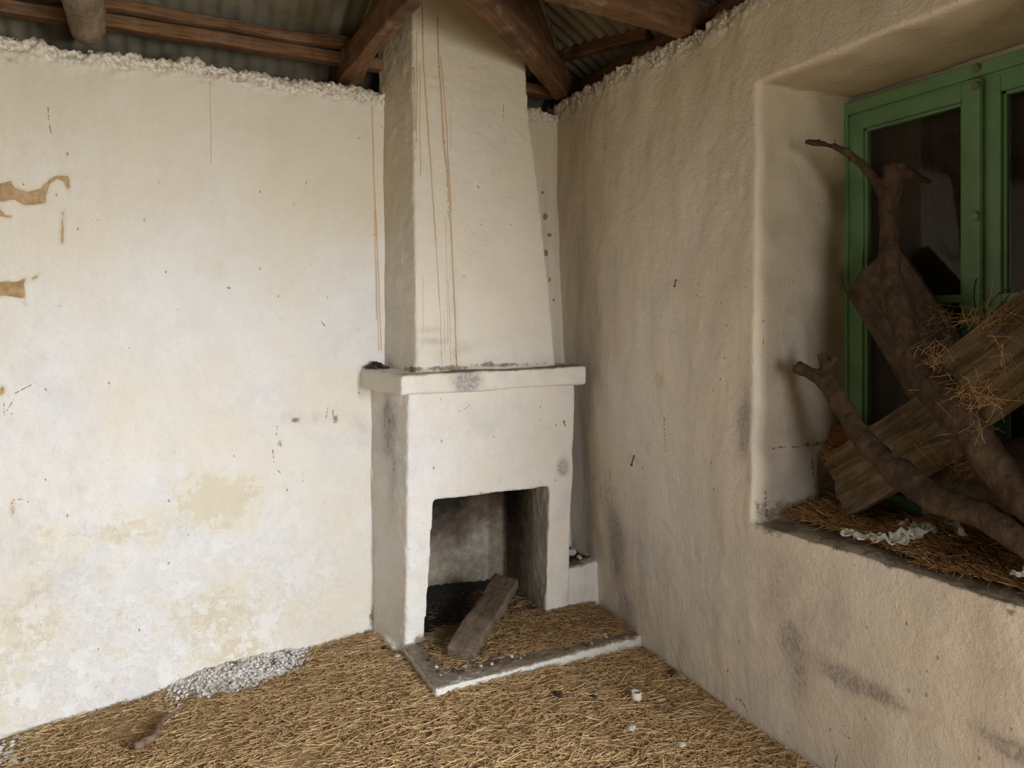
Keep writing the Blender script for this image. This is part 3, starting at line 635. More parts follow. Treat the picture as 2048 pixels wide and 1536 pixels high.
chm.data.materials.append(plaster('limewash_chimney', lines=lineC, rust=rustC, warm=(.80,.735,.625), cool=(.77,.735,.69), lump=.65, flecks=.35))
# hearth slab with a broken pale edge
bm = bmesh.new()
A_ = on_z(873,1395,0); C_ = on_z(1276,1292,0)
hexa(bm, [(A_[0],A_[1],-.06),(C_[0]+.02,C_[1],-.06),(2.26,3.4,-.06),(1.10,3.4,-.06)], [(A_[0]-.004,A_[1],.038),(C_[0]+.02,C_[1],.045),(2.26,3.4,.045),(1.085,3.4,.04)])
hs = remesh('hearth_slab', bm, .007, None, fp, 3, [iso(.010, 5), iso(.005, 17, 3), iso(.003, 45, 7)])
paint(hs.data, 'dirt', [((1.5,3.08,.06),(1.1,.34,.05),1.15), ((1.45,2.87,.05),(.12,.03,.02),.9)]); paint(hs.data, 'mould', [((1.3,2.85,.0),(.12,.03,.05),.3),((1.75,2.88,.0),(.1,.03,.05),.4)])
nz_ = np.empty(len(hs.data.vertices)*3); hs.data.vertices.foreach_get('normal', nz_); dt_ = np.empty(len(hs.data.vertices), np.float32); hs.data.attributes['dirt'].data.foreach_get('value', dt_)
hs.data.attributes['dirt'].data.foreach_set('value', (dt_*np.clip(.5+.9*nz_.reshape(-1, 3)[:, 2], .5, 1)).astype(np.float32))
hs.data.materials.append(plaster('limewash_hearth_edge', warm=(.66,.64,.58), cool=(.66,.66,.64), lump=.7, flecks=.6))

# ------------------------------------------------------------------ straw
def straws(name, mat, cen, L, Wd, yaw, pitch, bend, rnd, parent=None):
    """many flat curved stalks, each 3 stations of a triangular section, one mesh"""
    n = len(cen); cy, sy, cp, sp = np.cos(yaw), np.sin(yaw), np.cos(pitch), np.sin(pitch)
    ax = np.stack([cy*cp, sy*cp, sp], 1); sd = np.stack([-sy, cy, 0*cy], 1); up = np.cross(ax, sd)
    V = np.zeros((n, 9, 3))
    for k, t in enumerate((-.5, 0, .5)):
        c = cen + ax*(t*L)[:, None] + sd*(bend*(4*t*t)*L)[:, None]
        for q, (a, b) in enumerate(((-.5, 0), (.5, 0), (0, .55))): V[:, k*3+q] = c + sd*(a*Wd)[:, None] + up*(b*Wd)[:, None]
    base = np.array([(0,3,4,1),(1,4,5,2),(2,5,3,0),(3,6,7,4),(4,7,8,5),(5,8,6,3)])
    Fq = (base[None]+np.arange(n)[:, None, None]*9).reshape(-1, 4)
    me = bpy.data.meshes.new(name); me.vertices.add(n*9); me.vertices.foreach_set('co', V.ravel())
    me.loops.add(Fq.size); me.loops.foreach_set('vertex_index', Fq.ravel().astype(np.int32))
    me.polygons.add(len(Fq)); me.polygons.foreach_set('loop_start', np.arange(0, Fq.size, 4, dtype=np.int32)); me.polygons.foreach_set('loop_total', np.full(len(Fq), 4, np.int32))
    me.update(calc_edges=True); me.validate()
    a_ = me.attributes.new('rnd', 'FLOAT', 'POINT'); a_.data.foreach_set('value', np.repeat(rnd, 9).astype(np.float32))
    return link_mesh(name, me, mat, parent, False)
def scatter_region(n, test, x0, x1, y0, y1):
    out = []
    while len(out) < n:
        p = rng.uniform((x0, y0), (x1, y1), (n, 2))
        out += [q for q in p if test(q[0], q[1])]
    return np.array(out[:n])
def rx_floor(y): return right_x(y, 0)-.012
def clump(x, y): return noise.noise(Vector((x*3.1, y*3.1, 11)))
def on_floor(x, y):
    if x > rx_floor(y) or y > YB-.015: return False
    if 1.06 < x and y > 2.87: return False
    if 1.02 < x < 1.12 and y > 3.29: return False
    # bare strip of rubble along the back wall
    if y > 3.42-.05*math.sin(x*5) and .14 < x < .70 and y > 3.30+.10*abs(x-.42)/.28: return random.random() < .05
    if x < -.42 and y > 3.35: return random.random() < .15
    # visible wedge only
    dep = x*F[0]+y*F[1]; lat = x*R[0]+y*R[1]
    if dep < 2.2 or abs(lat/dep) > .75: return False
    return random.random() < .75+.9*clump(x, y)
N = 24000; q = scatter_region(N, on_floor, -1.4, 2.1, 1.2, 3.62)
n = len(q); fz = floor_zn(q[:, 0], q[:, 1])
L = rng.gamma(2.6, .017, n)+.012; L = np.minimum(L, .22)
yaw = np.where(rng.random(n) < .5, rng.uniform(0, math.pi, n), rng.normal(-.3, .55, n))
lim = np.array([min(rx_floor(b)-a, YB-b) for a, b in q]); L = np.minimum(L, np.maximum(lim*2, .02))
straws_o = straws('floor_straw', M_straw, np.column_stack([q, fz+rng.uniform(.001, .016, n)]), L, rng.uniform(.0014, .0040, n), yaw, rng.normal(0, .09, n), rng.normal(0, .06, n), np.clip(rng.beta(2.2, 2.6, n), 0, 1))
tag(straws_o, 'loose golden straw litter spread over the whole floor', 'straw', kind='stuff')
# hearth straw
def on_hearth(x, y):
    if x < 1.15 or x > right_x(y, .05)-.02 or y < 2.93: return False
    if y > 3.33 and not (1.25 < x < 1.83): return False
    if y > 3.36: return random.random() < (.35 if x > 1.55 else .03)*(1.15-(y-3.3)*1.5)
    k = .4+.6*min(1, max(0, (x-1.25)/.35)); k *= min(1, max(.35, (y-2.90)/.10))
    return random.random() < k*(.8+.8*clump(x*1.5, y*1.5))
q = scatter_region(6200, on_hearth, 1.1, 2.2, 2.9, 3.75); n = len(q)
L = np.minimum(rng.gamma(3, .011, n)+.01, .1); lim = np.array([right_x(b, .05)-a for a, b in q]); L = np.minimum(L, np.maximum(2*lim-.02, .015))
o = straws('hearth_straw', M_straw, np.column_stack([q, .052+rng.uniform(0, .022, n)]), L, rng.uniform(.0012, .0028, n), rng.uniform(0, math.pi, n), rng.normal(0, .12, n), rng.normal(0, .08, n), np.clip(rng.beta(1.8, 3.6, n), 0, 1))
tag(o, 'matted brown straw covering the raised hearth slab', 'straw', kind='stuff')
# window sill straw
def sill_f(x, y):
    if not (2.10 < x < 2.52 and 1.06 < y < 2.08): return False
    e = 2.13 + .10*max(0, (y-1.75)/.4) + .03*math.sin(y*11) + (.06 if 1.5 < y < 1.85 else 0)
    return x > e
q = scatter_region(7500, sill_f, 2.08, 2.54, 1.06, 2.1); n = len(q)
zz = .785 + .075*np.clip((q[:, 0]-2.12)/.3, 0, 1)*(.5+.5*np.sin(q[:, 1]*7)**2) * rng.uniform(.2, 1, n)
yaw = np.where(rng.random(n) < .4, rng.uniform(0, math.pi, n), rng.normal(1.4, .4, n))
L = np.minimum(rng.gamma(3.5, .014, n)+.01, .14); lim = np.minimum(2.53-q[:, 0], 2.10-q[:, 1]); L = np.minimum(L, np.maximum(lim*2, .015))
o = straws('sill_straw', M_straw2, np.column_stack([q, zz]), L, rng.uniform(.0016, .0036, n), yaw, rng.normal(.05, .2, n), rng.normal(0, .1, n), np.clip(rng.beta(2, 3, n), 0, 1))
tag(o, 'reddish brown straw heaped on the deep window sill', 'straw', kind='stuff')

# charcoal and ash bed
xs = np.arange(1.12, 1.90, .008); ys = np.arange(3.36, 3.99, .008)
P = np.array([[(x, y, .03+.05*math.exp(-((x-1.45)/.3)**2-((y-3.75)/.25)**2)*(1 if y > 3.36 else 0)+.008*noise.noise(Vector((x*30, y*30, 0)))+.010*(.5-noise.voronoi(Vector((x*45, y*45, 2)))[0][0])) for y in ys] for x in xs])
keep = np.ones((len(xs)-1, len(ys)-1), bool)
me = grid_mesh('ash_bed', P, keep); o = link_mesh('ash_bed', me, M_ash); tag(o, 'black bed of charcoal and ash inside the firebox', 'ash', kind='stuff')

# rubble: chunks along foot of the back wall
def chunk(bm, c, r, seed):
    m = Matrix.Translation(c) @ Matrix.Rotation(seed*1.7, 4, Vector((math.sin(seed), math.cos(seed*2), .4)).normalized())
    vs = bmesh.ops.create_icosphere(bm, subdivisions=1, radius=r, matrix=m)['verts']
    for v in vs:
        d = v.co-Vector(c); v.co = Vector(c)+Vector((d.x*(1+.5*noise.noise(v.co*60)), d.y*(1+.5*noise.noise(v.co*70+Vector((3,0,0)))), d.z*.7))
bm = bmesh.new(); 
# drifted bank
nx = 60; prev = None
for i in range(nx+1):
    x = .06+.68*i/nx; e = math.sin(math.pi*min(max(i/nx, 0), 1))**.6; w_ = .04+.20*e*(1+.3*noise.noise(Vector((x*9, 0, 0)))); colv = []
    for k in range(15):
        t = k/14; y = YB-.005-w_*t; z = floor_z(x, y)-.01+.055*e*(1-t)**1.2+.012*noise.noise(Vector((x*40, y*40, 0)))+.004
        colv.append(bm.verts.new((x, y, z)))
    if prev:
        for k in range(14): bm.faces.new((prev[k], colv[k], colv[k+1], prev[k+1]))
    prev = colv
for i in range(650):
    x = random.uniform(.1, .7); y = YB-.02-abs(random.gauss(0, .10)); y = max(y, 3.33); e = math.sin(math.pi*(x-.06)/.68)
    chunk(bm, (x, y, floor_z(x, y)+.05*e*max(0, 1-(YB-y)/.24)+.004), random.choice((.003,.004,.004,.006,.009)), i)
bmesh.ops.recalc_face_normals(bm, faces=bm.faces)
T = NT('plaster_rubble'); n1 = T.noise(70, 4, .7); col = T.mix(T.ramp(n1, .40, .52), (.46,.43,.40), (.72,.69,.66)); col = T.mix(T.ramp(T.noise(22, 6, .8), .52, .60, 0, .85), col, (.14,.11,.09))
M_rub = T.out(col, .95, T.bump(n1, .6, .008), .1)
o = bm_obj('fallen_plaster_rubble', bm, M_rub, None, False); tag(o, 'bank of crumbled white plaster along the foot of the back wall', 'rubble', kind='stuff')
bm = bmesh.new()
for i in range(260):
    x = random.uniform(-.75, -.36); y = random.uniform(3.36, 3.60); chunk(bm, (x, y, floor_z(x, y)+.004), random.choice((.004,.006,.009,.013)), i)
o = bm_obj('fallen_plaster_rubble', bm, M_rub); tag(o, 'grey patch of plaster crumbs in the far left floor corner of the photo', 'rubble', kind='stuff')

def crumbs(label, pts, mat):
    bm = bmesh.new()
    for i, (c, r_) in enumerate(pts): chunk(bm, c, r_, i)
    o = bm_obj('crumbled_plaster', bm, mat); return tag(o, label, 'rubble', kind='stuff')
T = NT('crumbled_lime_and_earth'); n1 = T.noise(40, 5, .8); col = T.mix(T.ramp(n1, .40, .60), (.33,.26,.17), (.76,.70,.58)); M_crumb = T.out(col, .95, T.bump(T.noise(120, 3), .6, .006), .1)
pts = []
for _ in range(1100):
    x = random.uniform(-.65, 1.12) if random.random() < .93 else random.uniform(1.72, 2.1)
    topv = .03*noise.noise(Vector((x*2.3, 5, 0))) + .018*noise.noise(Vector((x*9, 2, 0))) + .012; d = abs(random.gauss(0, .03)); c_ = noise.noise(Vector((x*5, 0, 4)))
    if random.random() > .42+1.5*c_: continue
    pts.append(((x, YB+.004+random.uniform(0, .03) if d > .02 else YB+random.uniform(.0, .08), ztop_b+topv-d+.008), random.choice((.003, .004, .006, .009, .012))))
crumbs('crumbly lime and earth rim along the top of the back wall', pts, M_crumb)
pts = []
for _ in range(1500):
    y = random.uniform(1.9, 3.6); ytop = .03*noise.noise(Vector((y*2.1, 8, 0))) + .02*noise.noise(Vector((y*8, 3, 0))); d = abs(random.gauss(0, .035)); c_ = noise.noise(Vector((y*5, 0, 9)))
    if random.random() > .55+c_: continue
    pts.append(((right_x(y, 2.7)+(random.uniform(0, .02) if d > .02 else random.uniform(0, .08)), y, ztop_r+ytop-d+.008), random.choice((.003, .004, .006, .009, .011))))
crumbs('crumbly lime and earth rim along the sloping looking top of the right wall', pts, M_crumb)

# ------------------------------------------------------------------ window
win = empty('window_1', (SX1, 1.57, WZ0), kind='structure')
def wbox(name, x0, x1, y0, y1, z0, z1, mat, parent, bev=.004):
    bm = bmesh.new(); box(bm, x0, x1, min(y0, y1), max(y0, y1), z0, z1)
    if bev: bmesh.ops.bevel(bm, geom=list(bm.edges), offset=bev, segments=2, affect='EDGES')
    return bm_obj(name, bm, mat, parent, True if False else False)
yL, yM, yR = 2.112, 1.568, 1.03; zt = 2.395
def framed(name, y0, y1, z0, z1, wd, x0, x1, mat, parent, bars=(), top=None):
    bm = bmesh.new(); a, b = min(y0, y1), max(y0, y1); tp = top or wd
    box(bm, x0, x1, a, a+wd, z0, z1); box(bm, x0, x1, b-wd, b, z0, z1); box(bm, x0, x1, a+wd, b-wd, z1-tp, z1); box(bm, x0, x1, a+wd, b-wd, z0, z0+wd)
    for z in bars: box(bm, x0+.004, x1-.004, a+wd, b-wd, z-.014, z+.014)
    # inner moulding step
    for (c, d) in ((a+wd, a+wd+.012), (b-wd-.012, b-wd)): box(bm, x0+.012, x1, c, d, z0+wd, z1-tp)
    box(bm, x0+.012, x1, a+wd, b-wd, z1-tp-.012, z1-tp)
    bmesh.ops.bevel(bm, geom=list(bm.edges), offset=.0025, segments=1, affect='EDGES')
    return bm_obj(name, bm, mat, parent)
framed('window_frame', yL+.01, yR, WZ0+.01, zt, .028, 2.535, 2.62, M_green, win, top=.045)
s1 = framed('casement', yL-.022, yM+.004, WZ0+.04, zt-.052, .060, 2.545, 2.585, M_green, win, bars=(1.60,))
s2 = framed('casement', yM-.004, yR+.03, WZ0+.04, zt-.052, .060, 2.552, 2.592, M_green, win, bars=(1.60,))
wbox('meeting_strip', 2.532, 2.548, yM-.012, yM+.022, WZ0+.04, zt-.052, M_green, win)
wbox('window_pane', 2.566, 2.569, yM+.06, yL-.08, WZ0+.09, zt-.11, M_glass, s1, 0)
wbox('window_pane', 2.572, 2.575, yR+.085, yM-.06, WZ0+.09, zt-.11, M_glass, s2, 0)
wbox('shutter', 2.625, 2.65, yR, yL, WZ0, zt, M_shutter, win)
def knob(name, c, r, t, mat, parent):
    bm = bmesh.new(); tube_bm(bm, [(c[0], c[1], c[2]), (c[0]-t*.4, c[1], c[2]), (c[0]-t, c[1], c[2])], [r*.6, r, r*.7], 14)
    bmesh.ops.recalc_face_normals(bm, faces=bm.faces); return bm_obj(name, bm, mat, parent, False)
k = on_x(1957, 432, 2.53); knob('latch', (2.534, yM+.005, k[2]), .018, .014, M_green, win)
k = on_x(1957, 135, 2.53); knob('upper_bolt', (2.537, yM+.005, zt-.018), .016, .012, M_brass, win); knob('lower_bolt', (2.535, yM+.005, zt-.078), .016, .012, M_brass, win)
# small nail string on the latch stile
# ------------------------------------------------------------------ boards and branches in the recess
def board(name, c4, th, mat, label, cat='board', group=None, jit=.004):
    """plank from its four face corners (pixel x, pixel y, distance plane x): long side first"""
    p = [Vector(on_x(*c)) for c in c4]; ax = ((p[1]-p[0])+(p[2]-p[3])).normalized(); L = ((p[1]-p[0]).length+(p[2]-p[3]).length)/2; w_ = ((p[3]-p[0]).length+(p[2]-p[1]).length)/2
    sd = ((p[3]-p[0])+(p[2]-p[1])); sd = (sd-ax*sd.dot(ax)).normalized(); nr_ = ax.cross(sd); ctr = sum(p, Vector())/4
    if nr_.x < 0: nr_ = -nr_
    ctr = ctr + nr_*th/2
    bm = bmesh.new(); nl, nw = max(6, int(L/.02)), max(4, int(w_/.02))
    bmesh.ops.create_cube(bm, size=1); bmesh.ops.scale(bm, verts=bm.verts, vec=(L, w_, th))
    bmesh.ops.subdivide_edges(bm, edges=[e for e in bm.edges if abs((e.verts[0].co-e.verts[1].co).x) > .01], cuts=nl, use_grid_fill=True)
    bmesh.ops.subdivide_edges(bm, edges=[e for e in bm.edges if abs((e.verts[0].co-e.verts[1].co).y) > w_*.5], cuts=nw, use_grid_fill=True)
    for v in bm.verts:
        q_ = v.co; n_ = noise.noise(Vector((q_.x*3, q_.y*14, ctr.x*30))); edge = abs(q_.x) > L*.49
        v.co += Vector((.02*noise.noise(Vector((q_.y*22, 1, ctr.y*9))) if edge else 0, jit*noise.noise(Vector((q_.x*9, 3, ctr.z*9))), jit*n_))
    bmesh.ops.bevel(bm, geom=[e for e in bm.edges if e.calc_face_angle(0) > 1.0], offset=.003, segments=1, affect='EDGES')
    o = bm_obj(name, bm, mat, None, False)
    o.matrix_world = Matrix.Translation(ctr) @ Matrix((ax, sd, ax.cross(sd))).transposed().to_4x4()
    return tag(o, label, cat, group)
BG = 'old boards stacked in the window recess'
board('board', [(1797,482,2.47),(2000,800,2.40),(1880,885,2.36),(1680,578,2.45)], .022, M_board, 'dark grey board leaning on the window behind the upright trunk', group=BG)
board('board', [(1868,722,2.27),(2150,500,2.33),(2200,690,2.24),(1978,838,2.20)], .025, M_board2, 'wide weathered board with pale streaks at the right edge, in front of the window sash', group=BG)
board('board', [(1655,905,2.37),(1900,748,2.36),(1960,888,2.29),(1683,1040,2.31)], .022, M_board2, 'wide mouldy board lying low on the sill between the two branches', group=BG)
board('board', [(1657,848,2.45),(1800,850,2.47),(1800,925,2.45),(1655,925,2.43)], .02, M_redboard, 'small reddish board end standing against the window jamb behind the lower branch', group=BG)
board('board', [(1850,905,2.40),(2150,850,2.43),(2180,1040,2.30),(1870,1010,2.32)], .02, M_board, 'dark board at the back of the sill between trunk and lower branch', group=BG)

def rpx(px_w, p): return px_w/2*np.dot(np.array(p)-O, F)/FPX
def branch_bm(bm, ctrl, n=7):
    pts = [on_x(a, b, c) for a, b, c, w_ in ctrl]; rad = [rpx(w_, p) for p, (_, _, _, w_) in zip(pts, ctrl)]
    P_, R_ = spline(pts, rad, n); tube_bm(bm, P_, R_, 12)
bm = bmesh.new()
branch_bm(bm, [(1783,330,2.36,30),(1780,380,2.36,42),(1778,440,2.35,36),(1780,520,2.33,40),(1792,600,2.30,46),(1812,680,2.27,56),(1842,750,2.24,66),(1905,815,2.21,78),(1960,890,2.18,72),(2020,970,2.16,70),(2110,1060,2.15,76),(2190,1135,2.16,80)])
branch_bm(bm, [(1778,400,2.355,34),(1750,362,2.33,22),(1715,322,2.30,20),(1682,298,2.27,21),(1655,290,2.25,14),(1610,282,2.22,12)])
branch_bm(bm, [(1780,385,2.36,34),(1793,350,2.36,30),(1799,326,2.36,28)])
branch_bm(bm, [(1800,345,2.37,24),(1830,350,2.40,16),(1862,366,2.44,10)])
for a, b, c, d in ((1672,292,1670,277),(1690,305,1703,294),(1700,318,1692,330),(1780,500,1755,512),(1640,284,1635,280)):
    branch_bm(bm, [(a, b, 2.27, 8),((a+c)/2, (b+d)/2, 2.27, 6),(c, d, 2.27, 3)], 3)
o = remesh('branch', bm, .005, M_bark, None, 2, [iso(.010, 9), iso(.006, 22, 2), iso(.003, 50, 4)]); tag(o, 'thick forked brown trunk standing in the window recess, thin twig reaching left over the jamb', 'branch', 'branches in the window recess')
bm = bmesh.new()
branch_bm(bm, [(1592,733,2.16,26),(1610,742,2.17,28),(1640,758,2.18,32),(1668,790,2.19,38),(1690,826,2.19,40),(1720,868,2.19,44),(1762,915,2.18,48),(1810,955,2.17,58),(1870,995,2.15,56),(1930,1018,2.14,60),(1985,1040,2.13,56),(2060,1090,2.13,60),(2160,1150,2.16,64)])
branch_bm(bm, [(1645,708,2.20,20),(1651,730,2.195,26),(1660,760,2.19,30),(1672,790,2.19,34)])
branch_bm(bm, [(1655,742,2.195,12),(1665,725,2.20,10),(1672,712,2.20,9)], 4)
branch_bm(bm, [(1788,920,2.18,20),(1790,900,2.18,12),(1791,884,2.18,7)], 4)
branch_bm(bm, [(1600,740,2.16,16),(1588,735,2.155,10)], 4)
o = remesh('branch', bm, .005, M_bark, None, 2, [iso(.009, 10), iso(.006, 22, 2), iso(.003, 50, 4)]); tag(o, 'lower brown branch with two cut stubs, sloping down across the window sill', 'branch', 'branches in the window recess')
# straw snagged on boards and branches
cs = []
for (px, py, x, sx, sy, k) in ((1880,640,2.33,50,30,60),(1960,640,2.26,60,12,90),(1870,720,2.22,40,40,90),(1940,780,2.17,60,30,90),(1960,800,2.16,50,20,60),(1930,930,2.25,40,30,110),(1655,910,2.33,12,40,40),(1850,900,2.24,30,20,30),(2000,720,2.2,40,60,50),(1990,620,2.26,50,30,40),(1950,860,2.15,40,20,30)):
    for _ in range(int(k*.6)): cs.append(on_x(px+random.gauss(0, sx*.5), py+random.gauss(0, sy*.5), x+random.uniform(-.02, .01)))
cs = np.array(cs); n = len(cs); cs[:, 1] = np.minimum(cs[:, 1], 2.06)
o = straws('snagged_straw', M_straw2, cs, rng.uniform(.02, .10, n), rng.uniform(.0008, .002, n), rng.uniform(0, math.pi, n)*.3+1.3, rng.normal(-.5, .8, n), rng.normal(0, .15, n), np.clip(rng.beta(2, 2.2, n), 0, 1))
tag(o, 'stray straw wisps caught on the boards and trunk in the window recess', 'straw', kind='stuff')
# thin dark twigs against the glass
for ctrl, lab in (([(1955,640,2.3,4),(1948,600,2.34,3),(1950,570,2.36,2.5),(1953,558,2.36,4)], 'thin upright dry twig in front of the window mullion'),
                  ([(1950,650,2.26,3),(1990,620,2.27,2.5),(2030,580,2.28,2.2),(2070,550,2.28,2)], 'thin dry twig slanting up to the right edge above the wide board'),
                  ([(1960,640,2.27,2.5),(2000,585,2.28,2.2),(2060,572,2.28,2),(2080,575,2.28,2)], 'thin arching dry twig above the wide board beside the right sash')):
    bm = bmesh.new(); branch_bm(bm, ctrl, 5); bmesh.ops.recalc_face_normals(bm, faces=bm.faces); o = bm_obj('twig', bm, M_bark, None, True); tag(o, lab, 'twig', 'thin twigs by the mullion')
# crumpled wrappers on the sill
def ribbon(name, pts, wd, mat, label, cat, seed=0, amp=.02):
    """thin crumpled sheet following pts: creased, ragged outline, lying on the straw"""
    bm = bmesh.new(); P_, _ = spline(pts, [1]*len(pts), 9); rows_ = []; n_ = 12
    for i, p in enumerate(P_):
        p = Vector(p); a = Vector(P_[min(i+1, len(P_)-1)])-Vector(P_[max(i-1, 0)]); a.z = 0; a.normalize(); s = Vector((-a.y, a.x, 0)); row = []
        e = .55+.9*abs(noise.noise(Vector((i*.22, seed, 0)))); sh = .35*noise.noise(Vector((i*.3, seed, 5)))
        for k in range(n_+1):
            t = k/n_-.5; q_ = p+s*(t*e+sh)*wd
            d_, _v = noise.voronoi(Vector((q_.x*16+seed*3, q_.y*16, 0))); ridge = max(0, 1-(d_[1]-d_[0])*3.2); d2, _v = noise.voronoi(Vector((q_.x*38+seed, q_.y*38, 3)))
            z = amp*(ridge*.9+.4*max(0, 1-(d2[1]-d2[0])*3)+.35*noise.noise(Vector((q_.x*14, q_.y*14, seed))))
            row.append(bm.verts.new(q_+Vector((0, 0, max(0, z)))))
        rows_.append(row)
    for i in range(len(rows_)-1):
        for k in range(n_):
            if (k in (0, n_-1)) and noise.noise(Vector((i*.9, k, seed))) > .1: continue
            bm.faces.new((rows_[i][k], rows_[i+1][k], rows_[i+1][k+1], rows_[i][k+1]))
    bmesh.ops.delete(bm, geom=[v for v in bm.verts if not v.link_faces], context='VERTS')
    bmesh.ops.recalc_face_normals(bm, faces=bm.faces); bmesh.ops.solidify(bm, geom=list(bm.faces), thickness=.0009)
    return tag(bm_obj(name, bm, mat, None, False), label, cat)
zz_ = .832
ribbon('plastic_wrapper', [on_z(1690,1074,.825), on_z(1740,1084,.83), on_z(1790,1086,.835), on_z(1825,1072,.85), on_z(1865,1060,.855)], .085, M_wrap, 'long crumpled pale plastic wrapper lying in straw on the window sill', 'wrapper', seed=1, amp=.022)
ribbon('plastic_wrapper', [on_z(1800,1048,.84), on_z(1822,1052,.845), on_z(1845,1060,.845)], .05, M_wrap, 'small pale plastic scrap just behind the long wrapper on the sill', 'wrapper', seed=4, amp=.02)
ribbon('plastic_wrapper', [on_z(1895,1062,.855), on_z(1915,1066,.86), on_z(1930,1074,.86)], .04, M_wrap, 'grey white plastic scrap right of the long wrapper, under the lower branch', 'wrapper', seed=7, amp=.03)
ribbon('plastic_wrapper', [on_z(2025,1162,.85), on_z(2050,1150,.86), on_z(2075,1140,.86)], .03, M_wrap, 'white scrap at the right edge of the photo on the sill straw', 'wrapper', seed=9, amp=.02)

# ------------------------------------------------------------------ plank on the hearth
pn = on_z(922, 1302, .10); pf = on_z(1014, 1160, .20)
pn = Vector((pn[0], pn[1], .085)); pf = Vector(pf); L = (pf-pn).length
bm = bmesh.new(); beam_bm(bm, (0,0,0), (L,0,0), .135, .055, (0,0,1), 14, .012, 4)
o = remesh('hearth_plank', bm, .007, M_plank, None, 3, [iso(.006, 9), iso(.0025, 40)])
ax = (pf-pn).normalized(); sd = Vector((.10, 0, 1)).cross(ax).normalized(); o.matrix_world = Matrix.Translation(pn) @ Matrix((ax, sd, ax.cross(sd))).transposed().to_4x4()
tag(o, 'dusty brown wooden plank lying across the hearth into the firebox', 'plank')

# ------------------------------------------------------------------ small things
def lump(name, px, py, z, r, mat, label, cat, group=None, sq=.6, seed=0):
    c = on_z(px, py, z); zz = (floor_z(c[0], c[1]) if z < .02 else z)
    bm = bmesh.new(); bmesh.ops.create_icosphere(bm, subdivisions=3, radius=r)
    for v in bm.verts:
        d = v.co.normalized(); v.co *= 1+.35*noise.noise(d*1.6+Vector((seed*3.3, 0, 0)))+.12*noise.noise(d*5+Vector((seed, 2, 0))); v.co.z *= sq; v.co.x *= 1+.25*math.sin(seed*2.1)
    o = bm_obj(name, bm, mat, None, True); o.location = (c[0], c[1], zz+r*sq*.75); return tag(o, label, cat, group)
GP = 'plaster lumps on the straw floor'
for i, (x, y, r, t) in enumerate(((1263,1462,.020,'largest grey plaster lump on the straw right of centre, nearest below the white container'), (1362,1496,.017,'pale plaster lump on the straw near the bottom edge, towards the right wall'),
        (1092,1440,.012,'small grey stone on the straw in front of the hearth edge'), (1245,1488,.008,'tiny pale pebble just below the largest grey lump'), (795,1316,.016,'white pebble at the foot of the front left corner of the fireplace'),
        (712,1474,.009,'small pale pebble on the straw left of the hearth'), (1226,1420,.010,'grey chip on the straw left of the white container'))):
    lump('plaster_lump', x, y, 0, r, M_stone, t, 'stone', GP, .65, i)
lump('stone', 1142, 1110, .29, .028, M_stone, 'rounded grey stone on the side ledge right of the firebox', 'stone', 'stones on the side ledge', .8, 3)
lump('stone', 1158, 1118, .28, .016, M_stone, 'smaller stone at the front of the side ledge by the right wall', 'stone', 'stones on the side ledge', .8, 5)
lump('pale_chip', 873, 1335, .05, .009, M_white, 'small pale chip on the front left of the hearth slab', 'chip', None, .5, 2)
lump('pale_chip', 1208, 1270, .055, .014, M_stone, 'flat pale chip among the straw on the right of the hearth slab', 'chip', None, .3, 6)
lump('pale_chip', 925, 1188, .06, .014, M_straw if False else M_white, 'pale yellowish chip lying on the black ash', 'chip', None, .3, 8)
GD = 'dark clods on the straw floor'
for i, (x, y, r, t) in enumerate(((1117,1398,.024,'largest black clod on the straw in front of the hearth'), (1188,1400,.017,'black clod between the largest clod and the white container'), (1128,1432,.012,'small dark clod just below the largest black clod'),
        (1236,1376,.012,'dark clod behind the white container towards the hearth edge'), (773,1476,.013,'lone black clod on the left straw below the hearth corner'), (1030,1372,.011,'dark clod close to the hearth front edge'), (770,1300,.016,'round grey clod beside the fireplace left side'), (610,1338,.013,'dark clod beside the plaster rubble bank'), (1345,1352,.020,'brown clod at the foot of the right wall'),(590,1332,.012,'small dark clod left beside the rubble end'))):
    lump('dark_clod', x, y, 0, r, M_dung, t, 'clod', GD, .6, i+11)
lump('brown_disc', 553, 1428, 0, .030, M_rag, 'flat round rusty brown disc lying on the straw left of the hearth', 'disc', None, .22, 4)
bm = bmesh.new(); bm2 = bmesh.new()
for i in range(420):
    y = random.uniform(2.90, 3.34); x = random.uniform(1.12, min(2.05, right_x(y, .05)-.05)); k = noise.noise(Vector((x*6, y*6, 1)))
    if k < -.05 and random.random() < .7: continue
    chunk(bm2 if random.random() < .22 else bm, (x, y, .052+random.random()*.006), random.choice((.003, .004, .005, .007, .010)), i)
tag(bm_obj('hearth_crumbs', bm, M_dung), 'dark crumbs and clods scattered over the raised hearth slab', 'dirt', kind='stuff')
tag(bm_obj('lime_crumbs', bm2, M_stone), 'pale lime crumbs scattered over the raised hearth slab', 'rubble', kind='stuff')
# soot crumb on the mantel
bm = bmesh.new()
for i in range(60):
    t = random.random(); chunk(bm, (.995+.085*t+random.gauss(0, .006), 3.585-.02*t+random.uniform(-.03, .02), 1.30+random.random()*.035*(1-abs(t-.5)*1.6)), random.uniform(.006, .013), i)
o = bm_obj('soot_heap', bm, M_dung); tag(o, 'small dark heap of soot crumbs on the left end of the mantel shelf', 'soot', kind='stuff')
bm = bmesh.new()
for i in range(240):
    x = random.uniform(1.98, 2.13); y = random.uniform(3.37, 3.60); chunk(bm, (x, y, .275+random.random()*.012), random.uniform(.004, .009), i)
o = bm_obj('ledge_dirt', bm, M_dung); tag(o, 'brown dirt and crumbs covering the side ledge right of the firebox', 'dirt', kind='stuff')
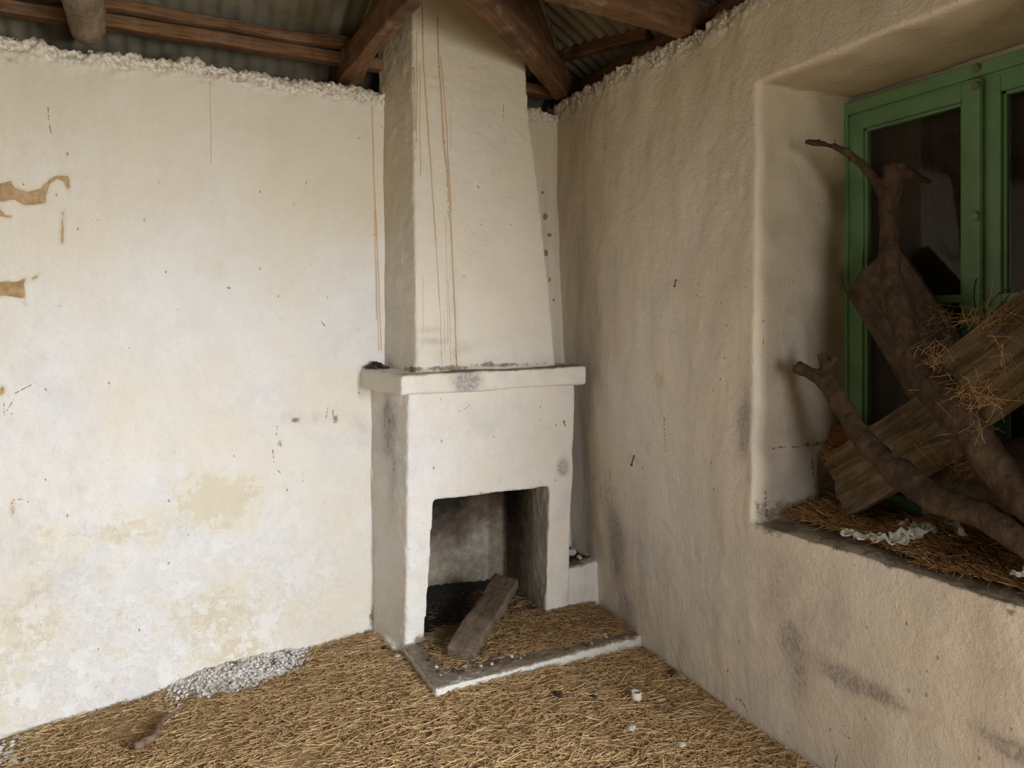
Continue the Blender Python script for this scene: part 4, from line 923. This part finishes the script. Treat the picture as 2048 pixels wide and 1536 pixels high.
# white container
c = on_z(1273, 1402, .0); cap = empty('round_container', (c[0], c[1], floor_z(c[0], c[1])+.006), 'small white round plastic container standing open on the straw', 'container'); capz = cap.location.z
bm = bmesh.new(); tube_bm(bm, [(c[0], c[1], capz+z) for z in (0, .002, .030, .032)], [.0185, .0200, .0205, .0195], 28)
f_ = max(bm.faces, key=lambda f: f.calc_center_median().z if len(f.verts) > 4 else -1); r_ = bmesh.ops.inset_individual(bm, faces=[f_], thickness=.004); bmesh.ops.translate(bm, verts=f_.verts, vec=(0, 0, -.010))
bmesh.ops.recalc_face_normals(bm, faces=bm.faces); bm_obj('rim', bm, M_white, cap, True)
bm = bmesh.new(); tube_bm(bm, [(c[0], c[1], capz+.0222), (c[0], c[1], capz+.0236)], [.0150, .0150], 20); bm_obj('inside', bm, M_cap_in, cap)
# leather strap
bm = bmesh.new(); zf = floor_z(.3, 2.6)
pts = [on_z(x, y, zf+.012) for x, y in ((346,1428),(330,1436),(318,1455),(308,1472),(288,1484),(268,1492))]
P_, R_ = spline(pts, [.010, .016, .013, .012, .020, .016], 6); tube_bm(bm, P_, R_, 10)
o = remesh('leather_scrap', bm, .006, M_rag, None, 2, [iso(.008, 22), iso(.004, 60)]); tag(o, 'twisted dark brown leather scrap lying on the straw at lower left', 'scrap')
# nails
def nail(p, q, label, r=.0026):
    p, q = Vector(p), Vector(q); bm = bmesh.new(); tube_bm(bm, [p, p.lerp(q, .5)+Vector((0, 0, .002)), q], [r, r, r*.9], 8); bmesh.ops.recalc_face_normals(bm, faces=bm.faces)
    root = empty('nail', p, label, 'nail', 'rusty nails in the walls'); bm_obj('shank', bm, M_rust, root, True)
    bm = bmesh.new(); a = (q-p).normalized(); tube_bm(bm, [q, q+a*.002], [r*2, r*1.9], 10); bmesh.ops.recalc_face_normals(bm, faces=bm.faces); bm_obj('nail_head', bm, M_rust, root)
nail(on_x(1274, 892, 2.11), on_x(1263, 930, 2.04), 'long rusty nail sticking out of the right wall at mantel height, right of the fireplace', .0034)
nail(on_x(1354, 553, 2.09), on_x(1349, 572, 2.05), 'bent rusty nail high on the right wall between chimney and window')
nail(on_y(1133, 862, 3.305), on_y(1128, 843, 3.285), 'short nail in the front of the fireplace below the right end of the mantel', .0022)
